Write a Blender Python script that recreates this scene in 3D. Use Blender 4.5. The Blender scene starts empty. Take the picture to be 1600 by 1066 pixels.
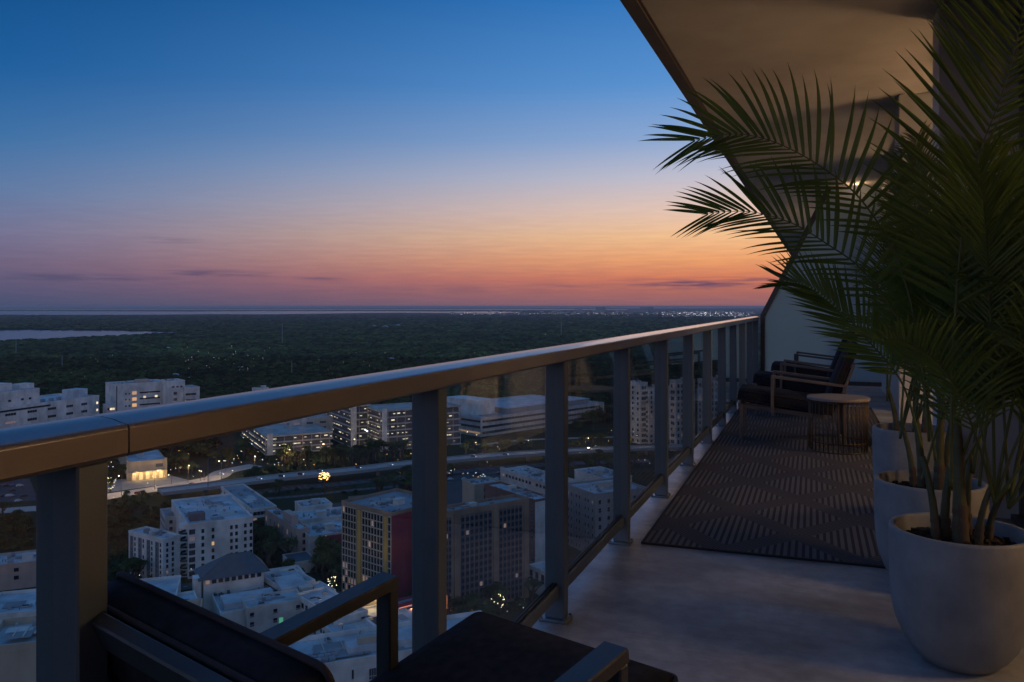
import bpy, math, random
import numpy as np
from mathutils import Vector, Matrix
random.seed(7); np.random.seed(7)
SC = bpy.context.scene
COL = SC.collection
# ------------------------------------------------------------------ camera
TH = math.atan(488/1280.0); CS, SN = math.cos(TH), math.sin(TH)
FPX = 1280.0; XC, YH = 800.0, 478.0
H = 130.0                     # eye above the street
ZD = H - 1.231                # balcony floor
cam = bpy.data.cameras.new('camera'); camo = bpy.data.objects.new('camera', cam); COL.objects.link(camo)
camo.location = (0, 0, H); camo.rotation_euler = (math.radians(90), 0, TH)
cam.sensor_width = 36.0; cam.lens = FPX/1600*36; cam.shift_y = -(533-YH)/1600.0
cam.clip_start = 0.05; cam.clip_end = 200000
SC.camera = camo
SC.view_settings.view_transform = 'Standard'; SC.view_settings.look = 'None'
SC.view_settings.gamma = 1.0; SC.view_settings.use_curve_mapping = False
SC.view_settings.exposure = 0.0
cy = SC.cycles
cy.max_bounces = 10; cy.diffuse_bounces = 4; cy.glossy_bounces = 4; cy.transparent_max_bounces = 32
cy.transmission_bounces = 4; cy.volume_bounces = 0; cy.use_denoising = True
cy.sample_clamp_indirect = 3.0; cy.caustics_reflective = False; cy.caustics_refractive = False
# ------------------------------------------------------------------ world: dusk sky
SUNAZ = math.radians(-1.5)     # clockwise from +Y
def lin(c):
    return tuple(((v/255)/12.92 if v/255 <= .04045 else ((v/255+.055)/1.055)**2.4) for v in c)
W = bpy.data.worlds.new('World'); SC.world = W; W.use_nodes = True
nt = W.node_tree; N = nt.nodes; L = nt.links
for n in list(N): N.remove(n)
def nd(t, **kw):
    n = N.new(t)
    for k, v in kw.items(): setattr(n, k, v)
    return n
def mth(op, a, b=None, c=None, clamp=False):
    n = N.new('ShaderNodeMath'); n.operation = op; n.use_clamp = clamp
    for i, v in enumerate((a, b, c)):
        if v is None: continue
        if isinstance(v, (int, float)): n.inputs[i].default_value = v
        else: L.new(v, n.inputs[i])
    return n.outputs[0]
tc = nd('ShaderNodeTexCoord'); sep = nd('ShaderNodeSeparateXYZ'); L.new(tc.outputs['Generated'], sep.inputs[0])
X_, Y_, Z_ = sep.outputs
elev = mth('ARCSINE', mth('MINIMUM', mth('MAXIMUM', Z_, -1.0), 1.0))
elevd = mth('MULTIPLY', elev, 180/math.pi)
az = mth('ARCTAN2', X_, Y_)                      # clockwise from +Y
dazr = mth('SUBTRACT', az, SUNAZ)
cosd = mth('COSINE', dazr)
daz = mth('MULTIPLY', mth('ARCCOSINE', mth('MINIMUM', mth('MAXIMUM', cosd, -1.0), 1.0)), 180/math.pi)
fac = nd('ShaderNodeMapRange'); fac.interpolation_type = 'SMOOTHSTEP'
L.new(daz, fac.inputs[0]); fac.inputs[1].default_value = 0; fac.inputs[2].default_value = 58; fac.inputs[3].default_value = 1; fac.inputs[4].default_value = 0
EMAX = 40.0
def ramp(stops):
    r = nd('ShaderNodeValToRGB'); el = r.color_ramp.elements
    L.new(mth('DIVIDE', elevd, EMAX, clamp=True), r.inputs[0])
    while len(el) > 1: el.remove(el[-1])
    el[0].position = stops[0][0]/EMAX; el[0].color = lin(stops[0][1])+(1,)
    for p, c in stops[1:]:
        e = el.new(p/EMAX); e.color = lin(c)+(1,)
    return r.outputs[0]
SUNSIDE = [(0,(140,100,108)), (.9,(176,108,98)), (1.9,(216,126,92)), (3.2,(242,166,110)), (4.8,(248,196,144)), (6.6,(232,200,182)), (8.8,(194,192,206)), (11.4,(142,170,212)), (15,(92,148,210)), (21,(48,118,190)), (30,(42,104,174)), (40,(60,106,162))]
AWAY = [(0,(66,80,112)), (1.2,(88,88,120)), (2.5,(106,98,128)), (4.5,(110,114,150)), (7,(88,120,164)), (10,(56,110,164)), (14,(26,92,154)), (20.5,(10,72,131)), (30,(20,82,148)), (40,(60,106,162))]
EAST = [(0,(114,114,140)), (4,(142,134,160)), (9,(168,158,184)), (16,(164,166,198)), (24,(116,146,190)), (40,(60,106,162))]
mx = nd('ShaderNodeMix', data_type='RGBA'); L.new(fac.outputs[0], mx.inputs[0]); L.new(ramp(AWAY), mx.inputs[6]); L.new(ramp(SUNSIDE), mx.inputs[7])
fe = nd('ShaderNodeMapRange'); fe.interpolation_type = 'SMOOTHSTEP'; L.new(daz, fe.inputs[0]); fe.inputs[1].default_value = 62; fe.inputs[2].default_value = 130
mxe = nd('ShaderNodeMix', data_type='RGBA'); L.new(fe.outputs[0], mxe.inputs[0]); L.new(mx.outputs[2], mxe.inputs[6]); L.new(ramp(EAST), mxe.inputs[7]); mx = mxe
# thin streaks of dusk cloud low over the horizon
azd = mth('MULTIPLY', az, 180/math.pi)
def streak(a0, e0, wa, we, amt):
    u = mth('DIVIDE', mth('SUBTRACT', azd, a0), wa); v = mth('DIVIDE', mth('SUBTRACT', elevd, e0), we)
    g = mth('EXPONENT', mth('MULTIPLY', mth('ADD', mth('MULTIPLY', u, u), mth('MULTIPLY', v, v)), -1.0))
    return mth('MULTIPLY', g, amt)
comb = nd('ShaderNodeCombineXYZ'); L.new(mth('MULTIPLY', azd, .35), comb.inputs[0]); L.new(mth('MULTIPLY', elevd, 4.5), comb.inputs[1])
nz = nd('ShaderNodeTexNoise'); nz.inputs['Scale'].default_value = 1.0; nz.inputs['Detail'].default_value = 5; L.new(comb.outputs[0], nz.inputs['Vector'])
nmask = nd('ShaderNodeMapRange'); L.new(nz.outputs[0], nmask.inputs[0]); nmask.inputs[1].default_value = .36; nmask.inputs[2].default_value = .62
def A(px): return math.degrees(math.atan((px-XC)/FPX)) - math.degrees(TH)
s = None
for (px, py, wpx, hpx, amt) in [(1085,444,95,7,1.0),(865,448,32,3.5,.5),(330,428,75,4.5,.75),(500,436,28,3,.5),(262,376,38,4,.35),(60,432,60,5,.35),(180,435,60,4,.4),(700,452,160,5,.2),(1190,437,40,4,.4),(-300,430,200,6,.6),(1700,440,200,7,.6)]:
    t = streak(A(px), math.degrees(math.atan((YH-py)/FPX*math.cos(math.radians(A(px))+TH))), wpx/22.3, hpx/22.3, amt)
    s = t if s is None else mth('ADD', s, t)
cl = mth('MULTIPLY', s, mth('ADD', mth('MULTIPLY', nmask.outputs[0], .8), .2), clamp=True)
veil = nd('ShaderNodeMapRange'); L.new(elevd, veil.inputs[0]); veil.inputs[1].default_value = 9; veil.inputs[2].default_value = 1; veil.inputs[3].default_value = 0; veil.inputs[4].default_value = .16
cl = mth('ADD', cl, mth('MULTIPLY', nmask.outputs[0], veil.outputs[0]), clamp=True)
cloudc = nd('ShaderNodeMix', data_type='RGBA'); L.new(fac.outputs[0], cloudc.inputs[0]); cloudc.inputs[6].default_value = lin((70,74,106))+(1,); cloudc.inputs[7].default_value = lin((112,78,100))+(1,)
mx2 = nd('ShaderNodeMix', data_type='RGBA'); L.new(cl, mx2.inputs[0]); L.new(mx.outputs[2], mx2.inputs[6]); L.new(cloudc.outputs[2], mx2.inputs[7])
below = nd('ShaderNodeMapRange'); L.new(Z_, below.inputs[0]); below.inputs[1].default_value = -.004; below.inputs[2].default_value = -.06; below.inputs[3].default_value = 1; below.inputs[4].default_value = .12
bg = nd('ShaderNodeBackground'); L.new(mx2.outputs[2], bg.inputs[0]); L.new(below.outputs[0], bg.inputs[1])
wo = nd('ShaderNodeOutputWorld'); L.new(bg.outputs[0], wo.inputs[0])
W.cycles.sampling_method = 'MANUAL'; W.cycles.sample_map_resolution = 1024
# last glow of the set sun: very weak and wide
sun = bpy.data.lights.new('afterglow', 'SUN'); sun.energy = .10; sun.angle = math.radians(25); sun.color = (1, .62, .42)
suno = bpy.data.objects.new('afterglow', sun); COL.objects.link(suno)
dv = Vector((math.sin(SUNAZ)*math.cos(math.radians(5)), math.cos(SUNAZ)*math.cos(math.radians(5)), math.sin(math.radians(5))))
suno.rotation_euler = dv.to_track_quat('Z', 'Y').to_euler(); suno.location = (0, 0, 200)
# ------------------------------------------------------------------ helpers
def world(r, d, z): return Vector((CS*r - SN*d, SN*r + CS*d, z))
def P(px, py, z=0.0):
    d = FPX*(H-z)/(py-YH); return world((px-XC)/FPX*d, d, z)
def Pd(px, py, d): return world((px-XC)/FPX*d, d, H-(py-YH)*d/FPX)
def B(X, t, z): return Vector((X, t, ZD+z))        # balcony coordinates, z above its floor
def tag(o, label=None, cat=None, group=None, kind=None):
    if label: o['label'] = label
    if cat: o['category'] = cat
    if group: o['group'] = group
    if kind: o['kind'] = kind
    return o
def empty(name, loc=(0,0,0), rz=0.0):
    o = bpy.data.objects.new(name, None); COL.objects.link(o); o.location = loc; o.rotation_euler = (0,0,rz); o.empty_display_size = .1
    return o
class MB:
    def __init__(s): s.v = []; s.f = []; s.m = []; s.sm = []
    def add(s, vs, fs, mi=0, smooth=False):
        b = len(s.v); s.v += [tuple(v) for v in vs]
        for f in fs: s.f.append(tuple(b+i for i in f)); s.m.append(mi); s.sm.append(smooth)
    def box(s, lo, hi, M=None, mi=0, bev=0.0):
        x0,y0,z0 = lo; x1,y1,z1 = hi
        if bev <= 0:
            vs = [(x0,y0,z0),(x1,y0,z0),(x1,y1,z0),(x0,y1,z0),(x0,y0,z1),(x1,y0,z1),(x1,y1,z1),(x0,y1,z1)]
            fs = [(3,2,1,0),(4,5,6,7),(0,1,5,4),(1,2,6,5),(2,3,7,6),(3,0,4,7)]
        else:
            b = bev; vs = []
            for (sx, sy, sz) in [(a,c,d) for d in (0,1) for c in (0,1) for a in (0,1)]:
                X = (x0,x1)[sx]; Y = (y0,y1)[sy]; Z = (z0,z1)[sz]; dx = b*(1-2*sx); dy = b*(1-2*sy); dz = b*(1-2*sz)
                vs += [(X, Y+dy, Z+dz), (X+dx, Y, Z+dz), (X+dx, Y+dy, Z)]
            def I(sx, sy, sz, k): return ((sz*2+sy)*2+sx)*3+k
            fs = []
            for q in (0,1):
                a = [I(q,0,0,0), I(q,1,0,0), I(q,1,1,0), I(q,0,1,0)]; fs.append(tuple(a if q else a[::-1]))
                a = [I(0,q,0,1), I(0,q,1,1), I(1,q,1,1), I(1,q,0,1)]; fs.append(tuple(a if q else a[::-1]))
                a = [I(0,0,q,2), I(1,0,q,2), I(1,1,q,2), I(0,1,q,2)]; fs.append(tuple(a if q else a[::-1]))
            def fix(a, n):
                p = [Vector(vs[i]) for i in a]; nn = (p[1]-p[0]).cross(p[2]-p[0]); return tuple(a if nn.dot(Vector(n)) > 0 else a[::-1])
            for p_ in (0,1):
                for q in (0,1):
                    sp, sq = 2*p_-1, 2*q-1
                    fs.append(fix([I(p_,q,0,0), I(p_,q,1,0), I(p_,q,1,1), I(p_,q,0,1)], (sp,sq,0)))
                    fs.append(fix([I(p_,0,q,0), I(p_,1,q,0), I(p_,1,q,2), I(p_,0,q,2)], (sp,0,sq)))
                    fs.append(fix([I(0,p_,q,1), I(1,p_,q,1), I(1,p_,q,2), I(0,p_,q,2)], (0,sp,sq)))
            for (sx, sy, sz) in [(a,c,d) for d in (0,1) for c in (0,1) for a in (0,1)]:
                fs.append(fix([I(sx,sy,sz,0), I(sx,sy,sz,1), I(sx,sy,sz,2)], (2*sx-1,2*sy-1,2*sz-1)))
        if M is not None: vs = [tuple(M @ Vector(v)) for v in vs]
        s.add(vs, fs, mi)
        return s
    def tube(s, pts, radii, n=8, mi=0, caps=True, smooth=True):
        pts = [Vector(p) for p in pts]
        if isinstance(radii, (int, float)): radii = [radii]*len(pts)
        up = Vector((0,0,1)); vs = []; prev = None
        for i, p in enumerate(pts):
            t = (pts[min(i+1, len(pts)-1)]-pts[max(i-1, 0)]).normalized()
            if prev is None:
                a = t.cross(up)
                if a.length < .05: a = t.cross(Vector((1,0,0)))
            else: a = prev - t*prev.dot(t)
            a.normalize(); prev = a; b = t.cross(a)
            for k in range(n):
                w = 2*math.pi*k/n; vs.append(p + (a*math.cos(w)+b*math.sin(w))*radii[i])
        fs = [(i*n+k, (i+1)*n+k, (i+1)*n+(k+1)%n, i*n+(k+1)%n) for i in range(len(pts)-1) for k in range(n)]
        if caps: fs += [tuple(range(n)), tuple((len(pts)-1)*n+k for k in range(n-1, -1, -1))]
        s.add(vs, fs, mi, smooth); return s
    def lathe(s, prof, n=48, c=(0,0,0), mi=0, smooth=True):
        vs = [(c[0]+r*math.cos(2*math.pi*k/n), c[1]+r*math.sin(2*math.pi*k/n), c[2]+z) for r, z in prof for k in range(n)]
        fs = [(i*n+k, i*n+(k+1)%n, (i+1)*n+(k+1)%n, (i+1)*n+k) for i in range(len(prof)-1) for k in range(n)]
        s.add(vs, fs, mi, smooth); return s
    def prism(s, poly, z0, z1, mi=0):
        n = len(poly); vs = [(p[0],p[1],z0) for p in poly]+[(p[0],p[1],z1) for p in poly]
        ar = sum(poly[i][0]*poly[(i+1)%n][1]-poly[(i+1)%n][0]*poly[i][1] for i in range(n))
        fs = [tuple(range(n-1,-1,-1)), tuple(range(n,2*n))]+[(i,(i+1)%n,n+(i+1)%n,n+i) for i in range(n)]
        if ar < 0: fs = [f[::-1] for f in fs]
        s.add(vs, fs, mi); return s
    def mesh(s, name, mats):
        me = bpy.data.meshes.new(name); me.from_pydata(s.v, [], s.f)
        if not isinstance(mats, (list, tuple)): mats = [mats]
        for m in mats: me.materials.append(m)
        me.polygons.foreach_set('material_index', s.m); me.polygons.foreach_set('use_smooth', s.sm)
        me.update(); return me
    def build(s, name, mats, parent=None, loc=None):
        o = bpy.data.objects.new(name, s.mesh(name, mats)); COL.objects.link(o)
        if parent: o.parent = parent
        if loc is not None: o.location = loc
        return o
def inst(name, me, parent=None, M=None):
    o = bpy.data.objects.new(name, me); COL.objects.link(o)
    if parent: o.parent = parent
    if M is not None: o.matrix_basis = M
    return o
def copy_tree(o, parent=None):
    c = o.copy(); COL.objects.link(c); c.parent = parent
    for ch in list(KIDS.get(o.name, [])): copy_tree(ch, c)
    return c
KIDS = {}
# ------------------------------------------------------------------ materials
def pm(name, col, rough=.6, metal=0.0, var=.12, scale=6.0, bump=0.0, bscale=None, spec=.5, emis=None, estr=0.0, rnd=0.0, coat=0.0, tcoord='Object', stretch=None, detail=4):
    m = bpy.data.materials.new(name); m.use_nodes = True; t = m.node_tree; n = t.nodes; l = t.links
    b = n['Principled BSDF']; b.inputs['Roughness'].default_value = rough; b.inputs['Metallic'].default_value = metal
    b.inputs['Specular IOR Level'].default_value = spec; b.inputs['Coat Weight'].default_value = coat
    tcn = n.new('ShaderNodeTexCoord'); src = tcn.outputs[tcoord]
    if stretch:
        mp = n.new('ShaderNodeMapping'); mp.inputs['Scale'].default_value = stretch; l.new(src, mp.inputs[0]); src = mp.outputs[0]
    nz = n.new('ShaderNodeTexNoise'); nz.inputs['Scale'].default_value = scale; nz.inputs['Detail'].default_value = detail; l.new(src, nz.inputs['Vector'])
    r = n.new('ShaderNodeValToRGB'); r.color_ramp.elements[0].position = .3; r.color_ramp.elements[1].position = .7
    r.color_ramp.elements[0].color = tuple(c*(1-var) for c in col)+(1,); r.color_ramp.elements[1].color = tuple(min(1, c*(1+var)) for c in col)+(1,)
    l.new(nz.outputs[0], r.inputs[0]); out = r.outputs[0]
    if rnd > 0:
        oi = n.new('ShaderNodeObjectInfo'); hs = n.new('ShaderNodeHueSaturation'); mr = n.new('ShaderNodeMapRange')
        l.new(oi.outputs['Random'], mr.inputs[0]); mr.inputs[3].default_value = 1-rnd; mr.inputs[4].default_value = 1+rnd
        l.new(mr.outputs[0], hs.inputs['Value']); l.new(out, hs.inputs['Color'])
        mr2 = n.new('ShaderNodeMapRange'); mul = n.new('ShaderNodeMath'); mul.operation = 'MULTIPLY'; mul.inputs[1].default_value = 7.13
        fr = n.new('ShaderNodeMath'); fr.operation = 'FRACT'; l.new(oi.outputs['Random'], mul.inputs[0]); l.new(mul.outputs[0], fr.inputs[0])
        l.new(fr.outputs[0], mr2.inputs[0]); mr2.inputs[3].default_value = .5-rnd*.08; mr2.inputs[4].default_value = .5+rnd*.05; l.new(mr2.outputs[0], hs.inputs['Hue'])
        out = hs.outputs[0]
    l.new(out, b.inputs['Base Color'])
    if bump > 0:
        bz = n.new('ShaderNodeTexNoise'); bz.inputs['Scale'].default_value = bscale or scale*8; bz.inputs['Detail'].default_value = 5; l.new(src, bz.inputs['Vector'])
        bp = n.new('ShaderNodeBump'); bp.inputs['Strength'].default_value = bump; bp.inputs['Distance'].default_value = .004; l.new(bz.outputs[0], bp.inputs['Height']); l.new(bp.outputs[0], b.inputs['Normal'])
        rr = n.new('ShaderNodeMapRange'); l.new(bz.outputs[0], rr.inputs[0]); rr.inputs[3].default_value = rough*.85; rr.inputs[4].default_value = min(1, rough*1.15); l.new(rr.outputs[0], b.inputs['Roughness'])
    if emis:
        b.inputs['Emission Color'].default_value = tuple(emis)+(1,); b.inputs['Emission Strength'].default_value = estr
    return m
def emit(name, col, s, var=0):
    m = pm(name, (.5,.5,.5), .5, emis=col, estr=s); 
    if var:
        t = m.node_tree; n = t.nodes; l = t.links; b = n['Principled BSDF']
        oi = n.new('ShaderNodeObjectInfo'); mr = n.new('ShaderNodeMapRange'); l.new(oi.outputs['Random'], mr.inputs[0]); mr.inputs[3].default_value = s*(1-var); mr.inputs[4].default_value = s*(1+var); l.new(mr.outputs[0], b.inputs['Emission Strength'])
    return m
M = {}
M['alu'] = pm('rail_paint', (.145,.19,.225), .38, .35, .05, 9, bump=.12, bscale=160, coat=.15)
M['alu_dark'] = pm('screen_frame_paint', (.10,.09,.085), .4, .3, .06, 9)
M['cap'] = pm('handrail_paint', (.26,.25,.25), .30, .4, .05, 7, bump=.08, bscale=140, coat=.3)
M['gasket'] = pm('black_gasket', (.02,.02,.02), .5)
M['cushion'] = pm('charcoal_fabric', (.024,.026,.034), .95, 0, .3, 40, bump=.5, bscale=900, spec=.15)
M['piping'] = pm('dark_piping', (.034,.026,.03), .8, 0, .1, 40)
M['chairmetal'] = pm('powder_coated_chair_frame', (.075,.09,.105), .42, .5, .12, 14, bump=.15, bscale=250)
M['champagne'] = pm('champagne_chair_frame', (.19,.165,.15), .42, .5, .1, 14, bump=.12, bscale=250)
M['pot'] = pm('matt_fibrestone', (.24,.26,.28), .62, 0, .2, 5, bump=.25, bscale=260, spec=.35)
M['soil'] = pm('potting_soil', (.03,.018,.011), 1.0, 0, .6, 30, bump=1, bscale=120)
M['leaf'] = pm('palm_leaf', (.07,.12,.03), .42, 0, .4, 7, spec=.5, rnd=.25)
_n = M['leaf'].node_tree.nodes; _l = M['leaf'].node_tree.links; _t = _n.new('ShaderNodeBsdfTranslucent'); _t.inputs[0].default_value = (.17,.25,.045,1); _m = _n.new('ShaderNodeMixShader'); _m.inputs[0].default_value = .46
_l.new(_n['Principled BSDF'].outputs[0], _m.inputs[1]); _l.new(_t.outputs[0], _m.inputs[2]); _l.new(_m.outputs[0], _n['Material Output'].inputs[0])
M['rachis'] = pm('palm_rib', (.085,.11,.03), .5, 0, .2, 10)
M['cane'] = pm('palm_cane', (.075,.08,.035), .6, 0, .4, 9, bump=.5, bscale=60)
M['tabletop'] = pm('table_top', (.26,.24,.23), .45, .1, .1, 10, bump=.15)
M['wire'] = pm('bronze_wire', (.12,.09,.065), .45, .6, .1, 10)
M['stucco'] = pm('balcony_stucco', (.58,.56,.54), .85, 0, .06, 3, bump=.35, bscale=180)
M['column'] = pm('column_paint', (.50,.51,.53), .7, 0, .06, 3, bump=.25, bscale=160)
M['edge'] = pm('bronze_drip_edge', (.16,.12,.085), .45, .4, .1, 8)
M['interior'] = pm('interior_plaster', (.62,.54,.44), .8, 0, .05, 2)
M['ifloor'] = pm('interior_wood_floor', (.28,.18,.11), .4, 0, .2, 6)
M['shade'] = pm('lamp_shade_linen', (.8,.65,.45), .8, emis=(1,.62,.28), estr=3.0)
M['brass'] = pm('brass', (.5,.36,.16), .3, .9, .1, 10)
M['curtain'] = pm('beige_curtain', (.50,.42,.33), .9, 0, .08, 5)
# glass that lets light straight through
def glass(name, tint, refl=1.0):
    m = bpy.data.materials.new(name); m.use_nodes = True; t = m.node_tree; n = t.nodes; l = t.links
    for x in list(n): n.remove(x)
    o = n.new('ShaderNodeOutputMaterial'); tr = n.new('ShaderNodeBsdfTransparent'); gl = n.new('ShaderNodeBsdfGlossy'); mxx = n.new('ShaderNodeMixShader'); fr = n.new('ShaderNodeMath'); fr.operation = 'POWER'; fr.inputs[1].default_value = 5; lw = n.new('ShaderNodeLayerWeight'); lw.inputs[0].default_value = .5; l.new(lw.outputs['Facing'], fr.inputs[0])
    tr.inputs[0].default_value = tint+(1,); gl.inputs['Roughness'].default_value = .01; gl.inputs[0].default_value = (1,1,1,1)
    mu = n.new('ShaderNodeMath'); mu.operation = 'MULTIPLY'; mu.inputs[1].default_value = refl; mu.use_clamp = True
    nz = n.new('ShaderNodeTexNoise'); nz.inputs['Scale'].default_value = 2.5; tcn = n.new('ShaderNodeTexCoord'); l.new(tcn.outputs['Object'], nz.inputs['Vector'])
    ad = n.new('ShaderNodeMath'); ad.operation = 'MULTIPLY_ADD'; ad.inputs[1].default_value = .05; l.new(nz.outputs[0], ad.inputs[0]); l.new(mu.outputs[0], ad.inputs[2])
    l.new(fr.outputs[0], mu.inputs[0]); l.new(ad.outputs[0], mxx.inputs[0]); l.new(tr.outputs[0], mxx.inputs[1]); l.new(gl.outputs[0], mxx.inputs[2]); l.new(mxx.outputs[0], o.inputs[0])
    return m
M['railglass'] = glass('tinted_rail_glass', (.91,.95,.96), .9)
M['doorglass'] = glass('door_glass', (.95,.95,.94), 1.0)
def frosted():
    m = pm('frosted_glass', (.5,.57,.6), .35, 0, .04, 2, spec=.5)
    b = m.node_tree.nodes['Principled BSDF']
    n = m.node_tree.nodes; l = m.node_tree.links
    tl = n.new('ShaderNodeBsdfTranslucent'); tl.inputs[0].default_value = (.58,.74,.80,1); ms = n.new('ShaderNodeMixShader'); ms.inputs[0].default_value = .75
    o = n['Material Output']; l.new(b.outputs[0], ms.inputs[1]); l.new(tl.outputs[0], ms.inputs[2]); l.new(ms.outputs[0], o.inputs[0]); return m
M['frost'] = frosted()
# balcony floor: honed concrete-look tile with faint brushed grain
M['deck'] = pm('balcony_concrete_finish', (.31,.325,.35), .5, 0, .34, 3.2, bump=.6, bscale=30, stretch=(.22,1.0,1), detail=12)
# rug
def rugmat():
    m = bpy.data.materials.new('woven_outdoor_rug'); m.use_nodes = True; t = m.node_tree; n = t.nodes; l = t.links; b = n['Principled BSDF']
    def mt(op, a, b_=None, c=None, clamp=False):
        q = n.new('ShaderNodeMath'); q.operation = op; q.use_clamp = clamp
        for i, v in enumerate((a, b_, c)):
            if v is None: continue
            if isinstance(v, (int, float)): q.inputs[i].default_value = v
            else: l.new(v, q.inputs[i])
        return q.outputs[0]
    tcn = n.new('ShaderNodeTexCoord'); sp = n.new('ShaderNodeSeparateXYZ'); l.new(tcn.outputs['Object'], sp.inputs[0])
    x, y = sp.outputs[0], sp.outputs[1]
    p = mt('ADD', mt('DIVIDE', x, .66), mt('DIVIDE', y, .86)); q = mt('SUBTRACT', mt('DIVIDE', x, .66), mt('DIVIDE', y, .86))
    def tri(v): return mt('ABSOLUTE', mt('SUBTRACT', mt('FRACT', mt('ADD', v, .37)), .5))
    tp, tq = tri(p), tri(q); mxm = mt('MAXIMUM', tp, tq)
    inside = mt('LESS_THAN', mxm, .375)
    st = mt('GREATER_THAN', mt('FRACT', mt('DIVIDE', x, .034)), .45)
    fine1 = mt('GREATER_THAN', mt('FRACT', mt('MULTIPLY', p, 28)), .5); fine2 = mt('GREATER_THAN', mt('FRACT', mt('MULTIPLY', q, 28)), .5)
    which = mt('GREATER_THAN', tp, tq)
    fine = mt('ADD', mt('MULTIPLY', which, fine1), mt('MULTIPLY', mt('SUBTRACT', 1, which), fine2))
    weave = mt('GREATER_THAN', mt('FRACT', mt('DIVIDE', y, .012)), .25)
    h = mt('ADD', mt('MULTIPLY', inside, mt('ADD', mt('MULTIPLY', st, .66), .14)), mt('MULTIPLY', mt('SUBTRACT', 1, inside), mt('ADD', mt('MULTIPLY', fine, .42), .16)))
    h2 = mt('MULTIPLY', h, mt('ADD', mt('MULTIPLY', weave, .25), .75))
    nz = n.new('ShaderNodeTexNoise'); nz.inputs['Scale'].default_value = 3; nz.inputs['Detail'].default_value = 6; l.new(tcn.outputs['Object'], nz.inputs['Vector'])
    h3 = mt('MULTIPLY', h2, mt('ADD', mt('MULTIPLY', nz.outputs[0], .5), .75), clamp=True)
    mc = n.new('ShaderNodeMix'); mc.data_type = 'RGBA'; l.new(h3, mc.inputs[0]); mc.inputs[6].default_value = (.022,.020,.026,1); mc.inputs[7].default_value = (.155,.165,.18,1)
    l.new(mc.outputs[2], b.inputs['Base Color']); b.inputs['Roughness'].default_value = .95; b.inputs['Specular IOR Level'].default_value = .2
    bp = n.new('ShaderNodeBump'); bp.inputs['Strength'].default_value = .6; bp.inputs['Distance'].default_value = .004; l.new(h2, bp.inputs['Height']); l.new(bp.outputs[0], b.inputs['Normal'])
    return m
M['rug'] = rugmat(); M['rugedge'] = pm('rug_binding', (.02,.018,.022), .95, 0, .2, 40, bump=.4)
# city
def wallm(name, c, var=.14): return pm(name, c, .85, 0, var, .22, bump=.2, bscale=3, detail=9, stretch=(1,1,.35))
M['white'] = wallm('white_render', (.72,.68,.62)); M['offwhite'] = wallm('off_white_render', (.62,.57,.51)); M['grey'] = wallm('grey_cladding', (.33,.31,.30))
M['darkgrey'] = wallm('dark_grey_cladding', (.12,.12,.13)); M['yellow'] = wallm('ochre_render', (.46,.31,.09)); M['crimson'] = wallm('crimson_render', (.26,.045,.06))
M['tan'] = wallm('tan_brick', (.31,.215,.145)); M['pink'] = wallm('pink_render', (.52,.36,.29)); M['brick'] = wallm('red_brick', (.22,.11,.085)); M['sand'] = wallm('sand_render', (.48,.39,.28))
M['concrete'] = wallm('precast_concrete', (.50,.45,.40))
M['roofwhite'] = pm('white_roof_membrane', (.50,.52,.53), .8, 0, .22, .12, bump=.2, bscale=2, detail=8)
M['roofgrey'] = pm('grey_roof_membrane', (.30,.315,.33), .85, 0, .2, .15, detail=8)
M['roofstain'] = pm('stained_roof_membrane', (.30,.30,.29), .9, 0, .35, .3, detail=8)
M['rooftile'] = pm('slate_roof', (.085,.105,.125), .7, 0, .12, .5, bump=.3, bscale=6)
M['ac'] = pm('rooftop_unit_metal', (.30,.32,.34), .6, .2, .15, 2, rnd=.3)
M['win'] = pm('dark_window_glass', (.018,.022,.028), .12, 0, .1, 1, spec=.6)
M['winframe'] = pm('window_frame_paint', (.40,.40,.42), .6)
M['winblue'] = pm('blue_window_glass', (.03,.045,.065), .1, 0, .2, 1)
M['mullion'] = pm('pale_mullion', (.42,.38,.30), .6)
M['lit'] = emit('lit_window_warm', (1,.52,.15), .55, .5); M['litw'] = emit('lit_window_white', (1,.80,.50), 1.0, .6); M['litdim'] = emit('dim_lit_window', (1,.5,.22), .16, .5)
M['lamp'] = emit('street_lamp_glow', (1,.78,.42), 14); M['lampw'] = emit('white_lamp_glow', (.9,.95,1), 9)
M['lampo'] = emit('orange_lamp_glow', (1,.50,.14), 7)
M['pole'] = pm('galvanised_pole', (.16,.16,.165), .5, .4)
M['asphalt'] = pm('asphalt', (.055,.055,.06), .9, 0, .2, .08, detail=7); M['roadc'] = pm('concrete_road', (.44,.37,.32), .85, 0, .12, .06, detail=7)
M['sidewalk'] = pm('pavement_concrete', (.28,.27,.26), .9, 0, .15, .2)
M['paint'] = pm('road_paint', (.6,.6,.58), .8)
M['bark'] = pm('bark', (.09,.065,.045), .9, 0, .3, 4); 
M['crown'] = pm('tree_foliage', (.075,.095,.032), .75, 0, .6, .55, spec=.2, rnd=.35)
M['forest'] = pm('far_foliage', (.072,.092,.036), .85, 0, .6, .22, spec=.1, rnd=.7)
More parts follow.
